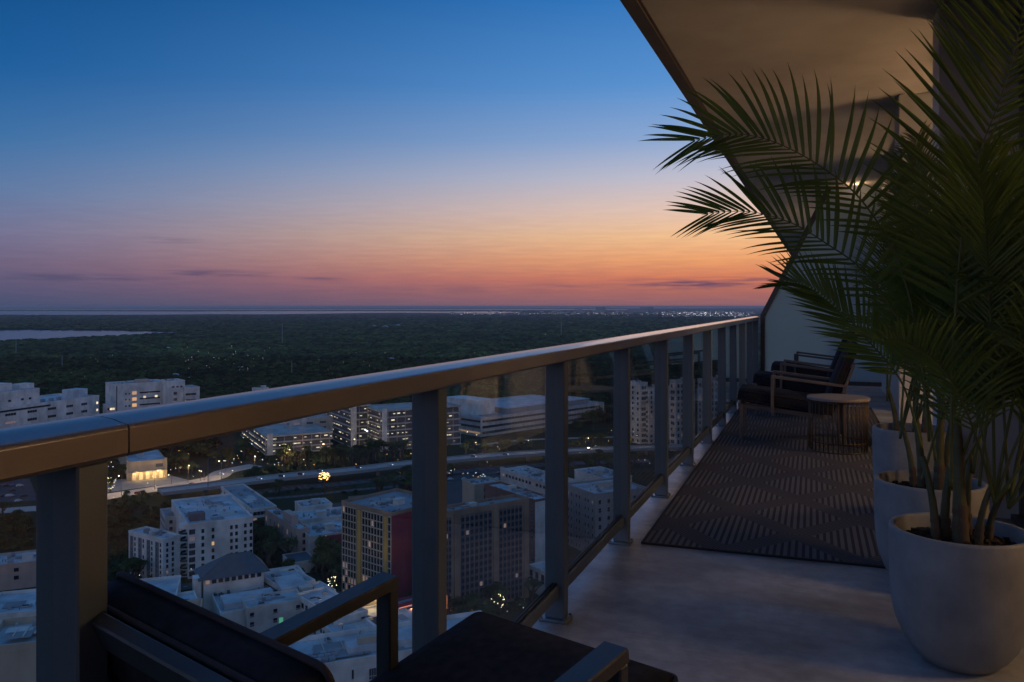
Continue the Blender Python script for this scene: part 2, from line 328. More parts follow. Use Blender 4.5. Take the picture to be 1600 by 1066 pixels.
def landtint(m):
    n = m.node_tree.nodes; l = m.node_tree.links; b = n['Principled BSDF']; src = b.inputs['Base Color'].links[0].from_socket
    g = n.new('ShaderNodeNewGeometry'); z = n.new('ShaderNodeTexNoise'); z.inputs['Scale'].default_value = .0035; z.inputs['Detail'].default_value = 5; l.new(g.outputs['Position'], z.inputs['Vector'])
    r = n.new('ShaderNodeValToRGB'); e = r.color_ramp.elements; e[0].position = .36; e[0].color = (.55,.62,.6,1); e[1].position = .66; e[1].color = (1.2,1.3,.95,1); l.new(z.outputs[0], r.inputs[0])
    x = n.new('ShaderNodeMix'); x.data_type = 'RGBA'; x.blend_type = 'MULTIPLY'; x.inputs[0].default_value = 1; l.new(src, x.inputs[6]); l.new(r.outputs[0], x.inputs[7]); l.new(x.outputs[2], b.inputs['Base Color'])
landtint(M['forest'])
def mottle(m, sc, lo, hi):
    n = m.node_tree.nodes; l = m.node_tree.links; b = n['Principled BSDF']; src = b.inputs['Base Color'].links[0].from_socket
    g = n.new('ShaderNodeNewGeometry'); z = n.new('ShaderNodeTexNoise'); z.inputs['Scale'].default_value = sc; z.inputs['Detail'].default_value = 10; z.inputs['Roughness'].default_value = .62; l.new(g.outputs['Position'], z.inputs['Vector'])
    r = n.new('ShaderNodeValToRGB'); e = r.color_ramp.elements; e[0].position = .40; e[0].color = (lo,lo,lo,1); e[1].position = .60; e[1].color = (hi,hi,hi,1); l.new(z.outputs[0], r.inputs[0])
    x = n.new('ShaderNodeMix'); x.data_type = 'RGBA'; x.blend_type = 'MULTIPLY'; x.inputs[0].default_value = 1; l.new(src, x.inputs[6]); l.new(r.outputs[0], x.inputs[7]); l.new(x.outputs[2], b.inputs['Base Color'])
mottle(M['deck'], 1.6, .74, 1.12); mottle(M['deck'], 14, .86, 1.08); mottle(M['pot'], 9, .93, 1.05); mottle(M['stucco'], 1.1, .93, 1.03)
for k_ in ('white','offwhite','tan','concrete','roofwhite'): mottle(M[k_], .09, .80, 1.10)
M['rail'] = pm('concrete_barrier', (.30,.29,.28), .85)
# ------------------------------------------------------------------ ground, water
def groundmat():
    m = bpy.data.materials.new('ground_cover'); m.use_nodes = True; t = m.node_tree; n = t.nodes; l = t.links; b = n['Principled BSDF']
    g = n.new('ShaderNodeNewGeometry'); a = n.new('ShaderNodeTexNoise'); a.inputs['Scale'].default_value = .012; a.inputs['Detail'].default_value = 8; l.new(g.outputs['Position'], a.inputs['Vector'])
    r = n.new('ShaderNodeValToRGB'); e = r.color_ramp.elements; e[0].position = .40; e[0].color = (.022,.033,.013,1); e[1].position = .66; e[1].color = (.07,.062,.045,1); x = e.new(.53); x.color = (.035,.042,.018,1)
    l.new(a.outputs[0], r.inputs[0]); l.new(r.outputs[0], b.inputs['Base Color']); b.inputs['Roughness'].default_value = 1; b.inputs['Specular IOR Level'].default_value = .1
    return m
g = MB(); R = 90000
ring = [0, 400, 1200, 4000, 12000, 40000, R]
vs = [(0,0,0)]; NS = 64
for r_ in ring[1:]: vs += [(r_*math.cos(2*math.pi*k/NS), r_*math.sin(2*math.pi*k/NS), 0) for k in range(NS)]
fs = [(0, 1+k, 1+(k+1)%NS) for k in range(NS)]
for i in range(len(ring)-2):
    a = 1+i*NS; b_ = a+NS; fs += [(a+k, b_+k, b_+(k+1)%NS, a+(k+1)%NS) for k in range(NS)]
g.add(vs, fs); tag(g.build('ground', groundmat()), kind='structure')
M['water'] = pm('calm_water', (.05,.07,.09), .10, 0, .1, .002, bump=.0, spec=.5)
def rough_water():
    m = M['water']; n = m.node_tree.nodes; l = m.node_tree.links; b = n['Principled BSDF']; b.inputs['Roughness'].default_value = .22
    ge = n.new('ShaderNodeNewGeometry'); z = n.new('ShaderNodeTexNoise'); z.inputs['Scale'].default_value = .05; z.inputs['Detail'].default_value = 6; l.new(ge.outputs['Position'], z.inputs['Vector'])
    bp = n.new('ShaderNodeBump'); bp.inputs['Strength'].default_value = .35; bp.inputs['Distance'].default_value = 1.0; l.new(z.outputs[0], bp.inputs['Height']); l.new(bp.outputs[0], b.inputs['Normal'])
rough_water()
WATER = []
def sheet(name, pts, z, mat, th=None):
    b = MB(); n = len(pts)
    ar = sum(pts[i][0]*pts[(i+1)%n][1]-pts[(i+1)%n][0]*pts[i][1] for i in range(n))
    idx = tuple(range(n)) if ar > 0 else tuple(range(n-1,-1,-1))
    b.add([(p[0],p[1],z) for p in pts], [idx]); return b.build(name, mat)
def water(pix):
    pts = [P(x, y, 0) for x, y in pix]; WATER.append([(p.x, p.y) for p in pts]); tag(sheet('bay_water', pts, .5, M['water']), kind='structure')
# inlet on the left; far bay with low islands beyond it
water([(-500,515.8),(-200,515.6),(60,516.0),(180,517.0),(262,518.6),(310,521.2),(240,525.0),(160,529),(90,533),(0,537),(-200,540),(-500,543)])
water([(-900,485.9),(-300,485.9),(0,486.1),(180,486.6),(300,487.0),(420,486.2),(560,486.4),(700,487.0),(780,486.6),(815,488.0),(770,490.3),(700,489.3),(640,488.6),(560,489.2),(500,490.3),(420,491.2),(330,491.0),(250,491.8),(120,492.2),(0,492.6),(-300,493),(-900,493)])
water([(-900,482.6),(0,482.6),(240,482.8),(420,483.2),(640,483.4),(760,483.2),(900,483.4),(1010,484.0),(900,484.3),(780,484.6),(600,484.4),(470,485.0),(300,484.7),(205,485.2),(90,484.9),(-900,485.0)])
water([(-1200,480.9),(400,480.9),(1100,481.0),(1240,481.3),(800,481.6),(-1200,481.6)])
# ------------------------------------------------------------------ building kit
FOOT = []      # footprints kept clear of trees
def inpoly(x, y, poly):
    c = False; n = len(poly); j = n-1
    for i in range(n):
        xi, yi = poly[i]; xj, yj = poly[j]
        if (yi > y) != (yj > y) and x < (xj-xi)*(y-yi)/(yj-yi)+xi: c = not c
        j = i
    return c
WMESH = {}
def winmesh(w, h, kind, glassm, split=1, frame='winframe'):
    key = (round(w,1), round(h,1), kind, glassm, split, frame)
    if key in WMESH: return WMESH[key]
    b = MB(); f = .10; t = .14
    b.add([(0,-.03,0),(w,-.03,0),(w,-.03,h),(0,-.03,h)], [(0,1,2,3)], 1)
    b.box((-f,-t,-f),(w+f,0,0)); b.box((-f,-t,h),(w+f,0,h+f))
    b.box((-f,-t,0),(0,0,h)); b.box((w,-t,0),(w+f,0,h))
    for i in range(1, split): b.box((w*i/split-.05,-t*.8,0),(w*i/split+.05,-.031,h))
    WMESH[key] = b.mesh('window', [M[frame], M[glassm]]); return WMESH[key]
def solve_len(C, ang, px):
    r0 = C.x*CS + C.y*SN; d0 = -C.x*SN + C.y*CS; k = (px-XC)/FPX
    return (k*d0 - r0)/(math.sin(ang) - k*math.cos(ang))
class Wing:
    """box whose nearest vertical edge stands at pixel x0,yb; u runs right, v runs left"""
    def __init__(s, x0, yb, yt, xr=None, xl=None, ang=54, lu=None, lv=None, base=0.0, C=None, h=None):
        a = math.radians(ang)
        s.C = C if C is not None else P(x0, yb, 0)
        d0 = -s.C.x*SN + s.C.y*CS
        s.h = h if h is not None else H-(yt-YH)*d0/FPX
        s.u = Vector((CS*math.sin(a)-SN*math.cos(a), SN*math.sin(a)+CS*math.cos(a), 0))
        b = a-math.pi/2
        s.v = Vector((CS*math.sin(b)-SN*math.cos(b), SN*math.sin(b)+CS*math.cos(b), 0))
        s.lu = lu if lu else solve_len(s.C, a, xr); s.lv = lv if lv else solve_len(s.C, b, xl)
        s.lu = min(max(abs(s.lu), 4), 200); s.lv = min(max(abs(s.lv), 4), 140)
        s.base = base
        s.M = Matrix(((s.u.x, s.v.x, 0, s.C.x), (s.u.y, s.v.y, 0, s.C.y), (0,0,1,0), (0,0,0,1)))
        s.MR = s.M                                                      # face v=0, outward -v : window local x=u, -y out
        s.ML = s.M @ Matrix(((0,-1,0,0),(-1,0,0,0),(0,0,1,0),(0,0,0,1)))  # placeholder, replaced below
        FOOT.append([(q.x, q.y) for q in (s.M@Vector((-2,-2,0)), s.M@Vector((s.lu+2,-2,0)), s.M@Vector((s.lu+2,s.lv+2,0)), s.M@Vector((-2,s.lv+2,0)))])
    def pt(s, a, b, z): return s.M @ Vector((a, b, z))
def building(name, label, cat='building', group=None, C=None):
    r = empty(name, C if C else (0,0,0)); tag(r, label, cat, group); return r
def rel(root, w):
    return Matrix.Translation(-Vector(root.location)) @ w.M
def add_wing(root, w, wall, roof='roofwhite', par=1.0, name='wall'):
    Mx = rel(root, w); b = MB(); t = .35; h = w.h
    b.box((0,0,w.base),(w.lu,w.lv,h-par), Mx)
    b.build(name, M[wall], root)
    if w.lu > 10 and h > 9 and wall not in ('crimson','tan','brick','darkgrey','sand'):
        c_ = MB()
        for z_ in np.arange(3.6, h-2.4, 3.4*max(1, h/45)): c_.box((-.06,-.06,z_),(w.lu+.06,0,z_+.16), Mx); c_.box((-.06,0,z_),(0,w.lv+.06,z_+.16), Mx)
        c_.build('string_course', M[wall], root)
    p = MB()
    p.box((-.12,-.12,h-par-.02),(w.lu+.12,t,h), Mx); p.box((-.12,w.lv-t,h-par-.02),(w.lu+.12,w.lv+.12,h), Mx)
    p.box((-.12,t,h-par-.02),(t,w.lv-t,h), Mx); p.box((w.lu-t,t,h-par-.02),(w.lu+.12,w.lv-t,h), Mx)
    p.build('parapet', M[wall], root)
    q = MB(); q.add([Mx@Vector(v) for v in ((t,t,h-par+.06),(w.lu-t,t,h-par+.06),(w.lu-t,w.lv-t,h-par+.06),(t,w.lv-t,h-par+.06))], [(0,1,2,3)]); q.build('roof', M[roof], root)
def add_windows(root, w, face, xs, zs, ww, wh, lit=(), glassm='win', litm='lit', split=1, frame='winframe', litp=0.0, name='window', rng=None):
    """xs, zs: lower-left corners in metres along the face / up the wall"""
    T = Matrix.Translation(-Vector(root.location)) @ w.M
    if face == 'L': F = T @ Matrix(((0,1,0,0),(-1,0,0,w.lv),(0,0,1,0),(0,0,0,1)))      # local x -> -v from far end, -y -> -u
    elif face == 'B': F = T @ Matrix(((0,-1,0,w.lu),(1,0,0,0),(0,0,1,0),(0,0,0,1)))
    else: F = T
    rng = rng or random
    for i, z in enumerate(zs):
        for j, x in enumerate(xs):
            on = (i, j) in lit or rng.random() < litp
            me = winmesh(ww, wh, 'w', litm if on else ('litdim' if rng.random() < .05 else glassm), split, frame)
            inst(name, me, root, F @ Matrix.Translation((x, -.002, z)))
def add_bands(root, w, face, zs, hgt, mat='win', ends=(1.5,1.5), name='window_band', proud=.03):
    """continuous strip windows with recessed look: dark strip and sill, one object per storey"""
    T = Matrix.Translation(-Vector(root.location)) @ w.M; l_ = w.lu if face == 'R' else w.lv
    F = T if face == 'R' else T @ Matrix(((0,1,0,0),(-1,0,0,w.lv),(0,0,1,0),(0,0,0,1)))
    for z in zs:
        b = MB(); b.box((ends[0],-proud,z),(l_-ends[1],.0,z+hgt), F, 0); b.box((ends[0]-.2,-.35,z-.25),(l_-ends[1]+.2,0,z), F, 1); b.box((ends[0]-.2,-.35,z+hgt),(l_-ends[1]+.2,0,z+hgt+.2), F, 1)
        n_ = max(2, int((l_-ends[0]-ends[1])/4))
        for k in range(1, n_): xx = ends[0]+(l_-ends[0]-ends[1])*k/n_; b.box((xx-.1,-.15,z),(xx+.1,-proud,z+hgt), F, 1)
        b.build(name, [M[mat], M['winframe']], root)
acm = MB(); acm.box((0,0,.25),(2.2,1.6,1.6), bev=.08); acm.box((.1,.1,0),(.4,1.5,.25)); acm.box((1.8,.1,0),(2.1,1.5,.25)); acm.lathe([(.0,0),(.55,0),(.6,.12),(.5,.16),(.0,.1)], 12, (1.1,.8,1.6)); ACM = acm.mesh('rooftop_unit', M['ac'])
duct = MB(); duct.box((0,0,.4),(9,.9,1.2), bev=.06); duct.box((1,.1,0),(1.2,.8,.4)); duct.box((7.5,.1,0),(7.7,.8,.4)); duct.box((3,-1.6,.4),(3.9,0,1.2)); DUCT = duct.mesh('roof_duct', M['ac'])
box_ = MB(); box_.box((0,0,0),(4.5,3.2,2.6), bev=.05); box_.box((-.2,-.2,2.6),(4.7,3.4,2.75)); HUT = box_.mesh('stair_housing', M['offwhite'])
kb = MB(); kb.box((0,0,0),(1,.35,.35)); KERB = kb.mesh('roof_kerb', M['offwhite'])
pb = MB(); pb.tube([(0,0,.3),(0,0,1.1)], .18, 6); pb.tube([(0,0,1.1),(.3,0,1.35)], .18, 6); VPIPE = pb.mesh('vent_pipe', M['pole'])
kp = MB(); kp.box((0,0,.0),(1,1,.03)); PATCH = [kp.mesh('roof_patch', M[m_]) for m_ in ('roofgrey','roofstain','offwhite')]
sk = MB(); sk.box((0,0,0),(2.4,1.4,.4)); sk.add([(0,0,.4),(2.4,0,.4),(2.4,1.4,.4),(0,1.4,.4),(.2,.7,.8),(2.2,.7,.8)], [(0,1,5,4),(1,2,5),(2,3,4,5),(3,0,4)], 1); SKYL = sk.mesh('skylight', [M['offwhite'], M['winblue']])
def roofstuff(root, w, n, par=1.0, hut=1, seed=0):
    rg = random.Random(seed*7+int(w.C.x*3)); Mx = rel(root, w); z = w.h-par+.06; ar = w.lu*w.lv
    for k in range(min(9, 2+int(ar/250))):
        a = rg.uniform(.05,.7)*w.lu; b = rg.uniform(.05,.7)*w.lv; inst('roof_patch', rg.choice(PATCH), root, Mx @ Matrix.Translation((a,b,z+.005+.004*k)) @ Matrix.Diagonal((rg.uniform(.1,.28)*w.lu, rg.uniform(.1,.28)*w.lv, 1, 1)))
    for k in range(min(6, 1+int(ar/350))):
        a = rg.uniform(.05,.5)*w.lu; b = rg.uniform(.1,.9)*w.lv
        if rg.random() < .5: inst('roof_kerb', KERB, root, Mx @ Matrix.Translation((a,b,z)) @ Matrix.Diagonal((rg.uniform(.2,.45)*w.lu,1,1,1)))
        else: inst('roof_kerb', KERB, root, Mx @ Matrix.Translation((a,rg.uniform(.05,.5)*w.lv,z)) @ Matrix.Rotation(math.pi/2,4,'Z') @ Matrix.Diagonal((rg.uniform(.2,.45)*w.lv,1,1,1)))
    for k in range(min(16, 3+int(ar/90))):
        T_ = Mx @ Matrix.Translation((rg.uniform(.06,.9)*w.lu, rg.uniform(.06,.9)*w.lv, z)) @ Matrix.Rotation(rg.choice((0,math.pi/2)),4,'Z')
        q_ = rg.random()
        if q_ < .45: inst('rooftop_unit', ACM, root, T_ @ Matrix.Scale(rg.uniform(.4,.8),4))
        elif q_ < .8: inst('vent_pipe', VPIPE, root, T_)
        else: inst('skylight', SKYL, root, T_)
    roofmain(root, w, n, par, hut, seed)
def roofmain(root, w, n, par=1.0, hut=1, seed=0):
    rg = random.Random(seed+int(w.C.x)); Mx = rel(root, w); z = w.h-par+.06
    for k in range(n):
        a = rg.uniform(.08,.8)*w.lu; b = rg.uniform(.08,.8)*w.lv
        inst('rooftop_unit', ACM, root, Mx @ Matrix.Translation((a,b,z)) @ Matrix.Rotation(rg.choice((0,math.pi/2)),4,'Z') @ Matrix.Scale(rg.uniform(.6,1.2),4))
    for k in range(hut):
        inst('stair_housing', HUT, root, Mx @ Matrix.Translation((rg.uniform(.2,.6)*w.lu, rg.uniform(.2,.6)*w.lv, z)) @ Matrix.Scale(rg.uniform(.7,1.2),4))
    if n > 3: inst('roof_duct', DUCT, root, Mx @ Matrix.Translation((w.lu*.3, w.lv*.5, z)))
def HW(x0, yt, h, lu, lv, ang, xr=None, xl=None):
    """wing given by the picture place of its roof corner, its height and real lengths"""
    d_ = FPX*(H-h)/(yt-YH); C_ = world((x0-XC)/FPX*d_, d_, 0)
    return Wing(x0, 0, 0, xr=xr, xl=xl, ang=ang, lu=lu, lv=lv, C=C_, h=h)
def lin_(a, b, n): return [a+(b-a)*i/(n-1) for i in range(n)] if n > 1 else [a]
# ------------------------------------------------------------------ THE CITY
# white apartment block, middle left
w = Wing(294, 905, 819, xr=395, xl=268, ang=60)
r = building('apartment_block', 'white seven-storey apartment block with rounded corner balconies and a dark recessed bay', 'apartment block', None, w.C)
add_wing(r, w, 'white'); hs = (w.h-3)/7
zz = [1.2+hs*i for i in range(7)]
add_windows(r, w, 'R', [w.lu*f for f in (.20,.355,.64,.72,.86,.95)], zz, 1.2, 1.8, lit={(4,1)})
add_windows(r, w, 'R', [w.lu*.015], zz, 2.6, 2.3, split=3, frame='winframe', lit={(5,0)}, litm='litdim')
roofstuff(r, w, 3, hut=0)
w2 = Wing(294, 905, 824, C=w.pt(-.0,1.2,0), lu=7, lv=9, h=w.h-1.5, ang=60)
# round corner balconies
for i in range(7):
    b = MB(); z = zz[i]-.6; Mx = rel(r, w)
    arc = [(-.2-3.4*math.sin(math.radians(a)), 1.5+3.8*(1-math.cos(math.radians(a)))) for a in range(0, 91, 15)]
    arc = [(0,.4)]+arc+[(0,8.0)]
    b2 = MB(); b2.prism(arc, z, z+.35); b2.v = [tuple(Mx@Vector(v)) for v in b2.v]; b2.build('balcony_slab', M['white'], r)
    for k in range(len(arc)-2):
        p, q = arc[k+1], arc[k+2]
        b.add([Mx@Vector((p[0],p[1],z+.35)), Mx@Vector((q[0],q[1],z+.35)), Mx@Vector((q[0],q[1],z+1.4)), Mx@Vector((p[0],p[1],z+1.4))], [(0,1,2,3)])
    b.build('balcony_glass', M['winblue'], r)
arc = [(0,.4)]+[(-.4-3.2*math.sin(math.radians(a)), 1.5+3.6*(1-math.cos(math.radians(a)))) for a in range(0, 91, 15)]+[(0,8)]
b2 = MB(); b2.prism(arc, w.h-2.5, w.h-.4); b2.v = [tuple(rel(r,w)@Vector(v)) for v in b2.v]; b2.build('round_parapet', M['white'], r)
# dark recessed bay
wd = Wing(0,0,0, C=w.pt(1.0, 8.0, 0), lu=14, lv=7, h=w.h-1.2, ang=60)
add_wing(r, wd, 'darkgrey', 'roofgrey'); add_windows(r, wd, 'L', lin_(.8, 4.6, 3), zz[:7], 1.2, 1.7)
wm = Wing(0,0,0, C=w.pt(2, 6.5, w.h-.4), lu=7, lv=5, h=4.4, ang=60, base=0)
b = MB(); b.box((2,7.5,w.h-1.3),(9,13,w.h+2.6), rel(r,w)); b.build('lift_housing', M['darkgrey'], r)
# left wing
w3 = Wing(255, 912, 842, xr=282, xl=201, ang=32)
add_wing(r, w3, 'white'); h3 = (w3.h-3)/7
for i in range(4):
    b = MB(); f = .04+.245*i; Mx = rel(r,w3) @ Matrix(((0,1,0,0),(-1,0,0,w3.lv),(0,0,1,0),(0,0,0,1)))
    b.box((w3.lv*f,-.05,1),(w3.lv*(f+.10),0,w3.h-2.2), Mx); b.build('dark_window_bay', M['darkgrey'], r)
add_windows(r, w3, 'L', [w3.lv*(.045+.245*i+.012) for i in range(4)], [1.3+h3*i for i in range(7)], 1.5, 1.9, glassm='winblue')
add_windows(r, w3, 'L', [w3.lv*(.175+.245*i) for i in range(4)], [1.5+h3*i for i in range(7)], .9, 1.6)
add_windows(r, w3, 'R', [1.5, 4.5], [1.5+h3*i for i in range(7)], 1.1, 1.6)
roofstuff(r, w3, 5, seed=3)
# its rear wing with open roof frame
w4 = HW(258, 808, 21, 26, 20, 60)
r = building('apartment_block', 'low white rear wing with an open roof frame behind the white apartment block', 'apartment block', None, w4.C)
add_wing(r, w4, 'offwhite', 'roofgrey'); add_windows(r, w4, 'L', lin_(1.5, w4.lv-3, 6), [w4.h-4, w4.h-7.5], 1.6, 2.0); add_windows(r, w4, 'R', lin_(2, w4.lu-3, 8), [w4.h-4, w4.h-7.5], 1.6, 2.0)
roofstuff(r, w4, 4, seed=5)
# small white framed block
w = Wing(393, 828, 795.5, xr=432, xl=345, ang=57)
r = building('office_block', 'small pale block with a grid of square windows and a flat grey roof', 'building', None, w.C)
add_wing(r, w, 'white', 'roofgrey'); hs = (w.h-1.5)/3
add_windows(r, w, 'L', lin_(1, w.lv-3, 9), [1+hs*i for i in range(3)], 1.9, hs*.55, glassm='winblue'); add_windows(r, w, 'R', lin_(1, w.lu-3.4, 6), [1+hs*i for i in range(3)], 2.2, hs*.55, litp=.1, litm='litdim')
roofstuff(r, w, 2, hut=0); 
# pink block
w = Wing(466, 877, 827, xr=484, xl=414, ang=55)
r = building('pink_building', 'pale pink building lit warm on its narrow end beside dark trees', 'building', None, w.C)
add_wing(r, w, 'pink', 'roofwhite')
add_windows(r, w, 'L', lin_(2, w.lv-3, 8), [w.h*.62, w.h*.36], 1.1, 2.6, litp=.0); add_windows(r, w, 'R', [2.5, w.lu-4], [w.h*.25, w.h*.5, w.h*.72], 1.6, 2.2, litp=.5)
b = MB(); b.box((w.lu*.2,w.lv*.25,w.h-1),(w.lu*.8,w.lv*.5,w.h+4), rel(r,w)); b.build('roof_housing', M['pink'], r); roofstuff(r, w, 2, hut=0)
w = HW(484, 838, 14, 26, 24, 60)
r = building('flat_roofed_building', 'low building with a red end wall and wide pale roof right of the pink building', 'building', None, w.C)
add_wing(r, w, 'offwhite', 'roofwhite'); b = MB(); b.box((w.lu*.25,-.15,w.h*.35),(w.lu*.95,0,w.h-1), rel(r,w)); b.build('red_wall_panel', M['crimson'], r); roofstuff(r, w, 4)
add_windows(r, w, 'R', lin_(2, w.lu-4, 5), [1.5], 2.0, 2.2, litp=.2, litm='litdim')
w = HW(468, 812, 12, 32, 20, 66)
r = building('flat_roofed_building', 'white stepped roofs between the small pale block and the ochre tower', 'building', None, w.C)
add_wing(r, w, 'white', 'roofwhite'); roofstuff(r, w, 5, hut=2); add_windows(r, w, 'L', lin_(2, w.lv-3, 7), [w.h*.4], 1.4, 1.6)
w = HW(471, 792, 14, 18, 16, 62)
r = building('flat_roofed_building', 'white rooftop with small vents just left of the lit palm by the highway', 'building', None, w.C)
add_wing(r, w, 'white', 'roofwhite'); roofstuff(r, w, 3, hut=1)
w = HW(552, 786, 11, 32, 18, 70)
r = building('flat_roofed_building', 'low tan roofed building directly behind the ochre tower', 'building', None, w.C)
add_wing(r, w, 'tan', 'roofgrey'); roofstuff(r, w, 4, hut=1)
# small house with lit porch below the pink block
w = HW(455, 880, 6, 12, 16, 60)
r = building('porch_house', 'grey roofed house with two lit porch windows under the pink building', 'house', None, w.C)
add_wing(r, w, 'offwhite', 'rooftile', par=.3); add_windows(r, w, 'L', [w.lv*.25, w.lv*.65], [1.0], 1.0, 2.4, litp=1.0); 
# ochre / crimson tower
w = Wing(612, 962, 801, xr=697, xl=534, ang=40)
r = building('apartment_tower', 'tall tower with ochre window grid on its left face and a blank crimson end wall', 'apartment tower', None, w.C)
add_wing(r, w, 'tan', 'roofgrey', par=1.4)
Mx = rel(r, w); b = MB(); b.box((.0,-.25,0),(w.lu,0,w.h-1.6), Mx); b.build('crimson_wall', M['crimson'], r)
FL = Mx @ Matrix(((0,1,0,0),(-1,0,0,w.lv),(0,0,1,0),(0,0,0,1))); rows = 13; hs = (w.h-3.0)/rows
for f0, f1 in ((.33,.40),(.855,.92)):
    b = MB(); b.box((w.lv*f0,-.35,0),(w.lv*f1,0,w.h-2.2), FL); b.build('ochre_pier', M['yellow'], r)
for f0, f1, n_ in ((.02,.31,5),(.43,.84,7),(.935,.99,1)):
    b = MB(); b.box((w.lv*f0,-.10,1),(w.lv*f1,0,w.h-2.4), FL); b.build('window_wall', M['win'], r)
    for k in range(n_+1):
        b = MB(); x = w.lv*(f0+(f1-f0)*k/n_); b.box((x-.13,-.4,.8),(x+.13,-.1,w.h-2.4), FL); b.build('mullion', M['mullion'], r)
    for i in range(rows+1):
        b = MB(); z = 1+hs*i; b.box((w.lv*f0,-.36,z-.28),(w.lv*f1,-.1,z+.18), FL); b.build('floor_band', M['mullion'], r)
rg = random.Random(4)
for k in range(26):
    i = rg.randrange(rows) if k < 8 else rg.randrange(4); f0, f1, n_ = rg.choice(((.02,.31,5),(.43,.84,7))); j = rg.randrange(n_); x = w.lv*(f0+(f1-f0)*j/n_)
    b = MB(); b.box((x+.3,-.14,1.4+hs*i),(x+w.lv*(f1-f0)/n_-.3,-.101,.6+hs*(i+1)), FL); b.build('lit_pane', M['litdim'], r)
roofstuff(r, w, 4, hut=1, par=1.4)
# brown slab tower
w = Wing(686, 968, 801.5, xr=826, xl=668, ang=55)
r = building('apartment_tower', 'broad brown brick tower with close rows of narrow windows seen through the second glass panel', 'apartment tower', None, w.C)
add_wing(r, w, 'tan', 'roofgrey', par=1.4); Mx = rel(r, w); rows = 14; hs = (w.h-4)/rows
for f0, f1, n_ in ((.03,.13,3),(.225,.575,7),(.65,.925,6)):
    for k in range(n_):
        x0 = w.lu*(f0+(f1-f0)*(k+.18)/n_); x1 = w.lu*(f0+(f1-f0)*(k+.80)/n_)
        b = MB(); b.box((x0-.12,-.06,1),(x1+.12,0,w.h-2.6), Mx); b.build('window_bay', M['darkgrey'], r)
        for i in range(rows):
            inst('window', winmesh(x1-x0, hs*.62, 'w', 'litdim' if (i*7+k*5) % 41 == 0 else 'winblue', 1, 'darkgrey'), r, Mx @ Matrix.Translation((x0,-.10,1.4+hs*i)))
for f in (.185,.612,.97):
    b = MB(); b.box((w.lu*(f-.028),-.5,0),(w.lu*(f+.028),0,w.h-1.4), Mx); b.build('brick_pier', M['tan'], r)
roofstuff(r, w, 5, hut=1, par=1.4)
# white hut standing on / behind its roof
w = Wing(741, 840, 757, xr=783, lv=14, ang=58)
r = building('flat_roofed_building', 'pale box-shaped block with tall windows rising behind the brown tower roof', 'building', None, w.C)
add_wing(r, w, 'sand', 'roofwhite'); add_windows(r, w, 'R', lin_(w.lu*.35, w.lu*.85, 3), [w.h-5, w.h-9.5, w.h-14], 1.4, 3, litp=.15, litm='litdim'); roofstuff(r, w, 3, hut=0)
w = Wing(836, 884, 781, xr=862, lv=45, ang=54)
r = building('brick_building', 'dark brick building with white corner bay and pale roof beside the brown tower', 'building', None, w.C)
add_wing(r, w, 'brick', 'roofwhite'); hs = (w.h-3)/8; add_windows(r, w, 'L', lin_(2, w.lv-3, 7), [1.5+hs*i for i in range(8)], 1.2, 1.8, litp=.06); add_windows(r, w, 'R', lin_(1, w.lu-2, 2), [1.5+hs*i for i in range(8)], 1.2, 1.8); roofstuff(r, w, 5)
b = MB(); b.box((0,-.3,0),(w.lu,0,w.h-1.2), rel(r,w)); b.build('white_bay', M['white'], r)
w = HW(860, 756, 13, 22, 60, 56)
r = building('flat_roofed_building', 'wide pale roof with parapets behind the brick building', 'building', None, w.C)
add_wing(r, w, 'offwhite', 'roofwhite'); roofstuff(r, w, 6, hut=2); add_windows(r, w, 'L', lin_(3, w.lv-4, 14), [w.h-4.5], 2.2, 1.8, litp=.1, litm='litdim')
w = Wing(930, 872, 772, xr=1012, xl=884, ang=62)
r = building('apartment_block', 'pale grey five-storey block with paired windows seen through the third glass panel', 'apartment block', None, w.C)
add_wing(r, w, 'grey', 'roofwhite'); hs = (w.h-3)/7; 
add_windows(r, w, 'L', [w.lv*f for f in (.08,.18,.36,.46,.66,.76,.90)], [1.5+hs*i for i in range(7)], 1.1, 1.9, frame='concrete'); add_windows(r, w, 'R', lin_(2, w.lu-4, 6), [1.5+hs*i for i in range(7)], 1.7, 2.3, litp=.04, frame='concrete'); roofstuff(r, w, 5, hut=2)
w = HW(946, 748, 16, 22, 36, 60)
r = building('flat_roofed_building', 'blue-white stepped roof behind the pale grey block', 'building', None, w.C)
add_wing(r, w, 'white', 'roofwhite'); roofstuff(r, w, 4, hut=1)
w = HW(975, 885, 13, 36, 30, 64)
r = building('flat_roofed_building', 'low white roofed building under the fourth and fifth glass panels', 'building', None, w.C)
add_wing(r, w, 'white', 'roofwhite'); roofstuff(r, w, 6, hut=2); add_windows(r, w, 'R', lin_(2, w.lu-4, 9), [2, 6], 1.8, 2.2, litp=.08)
# white towers to the north-east
for (x0, yb, yt, xr, xl, lab, wl) in ((1000, 694, 598, 1012, 978, 'narrow white tower catching warm light behind the third post from the left seat', 'white'), (1014, 694, 606, 1052, 1008, 'white tower slab with dark window columns right of the narrow one', 'white'), (1056, 706, 594, 1086, 1046, 'white residential tower between the fifth and sixth posts', 'offwhite'), (1098, 706, 592, 1128, 1090, 'pale tower farthest along behind the balcony glass', 'offwhite')):
    w = Wing(x0, yb, yt, xr=xr, xl=xl, ang=58)
    r = building('residential_tower', lab, 'tower', 'white towers seen through the far glass panels', w.C)
    add_wing(r, w, wl, 'roofwhite'); hs = (w.h-3)/11
    add_windows(r, w, 'R', lin_(2, w.lu-4, 5), [1.5+hs*i for i in range(11)], 2.2, hs*.55, litp=.05, litm='litdim'); add_windows(r, w, 'L', lin_(2, w.lv-4, 3), [1.5+hs*i for i in range(11)], 2.0, hs*.5, litp=.1, litm='litdim')
    roofstuff(r, w, 1, hut=1)
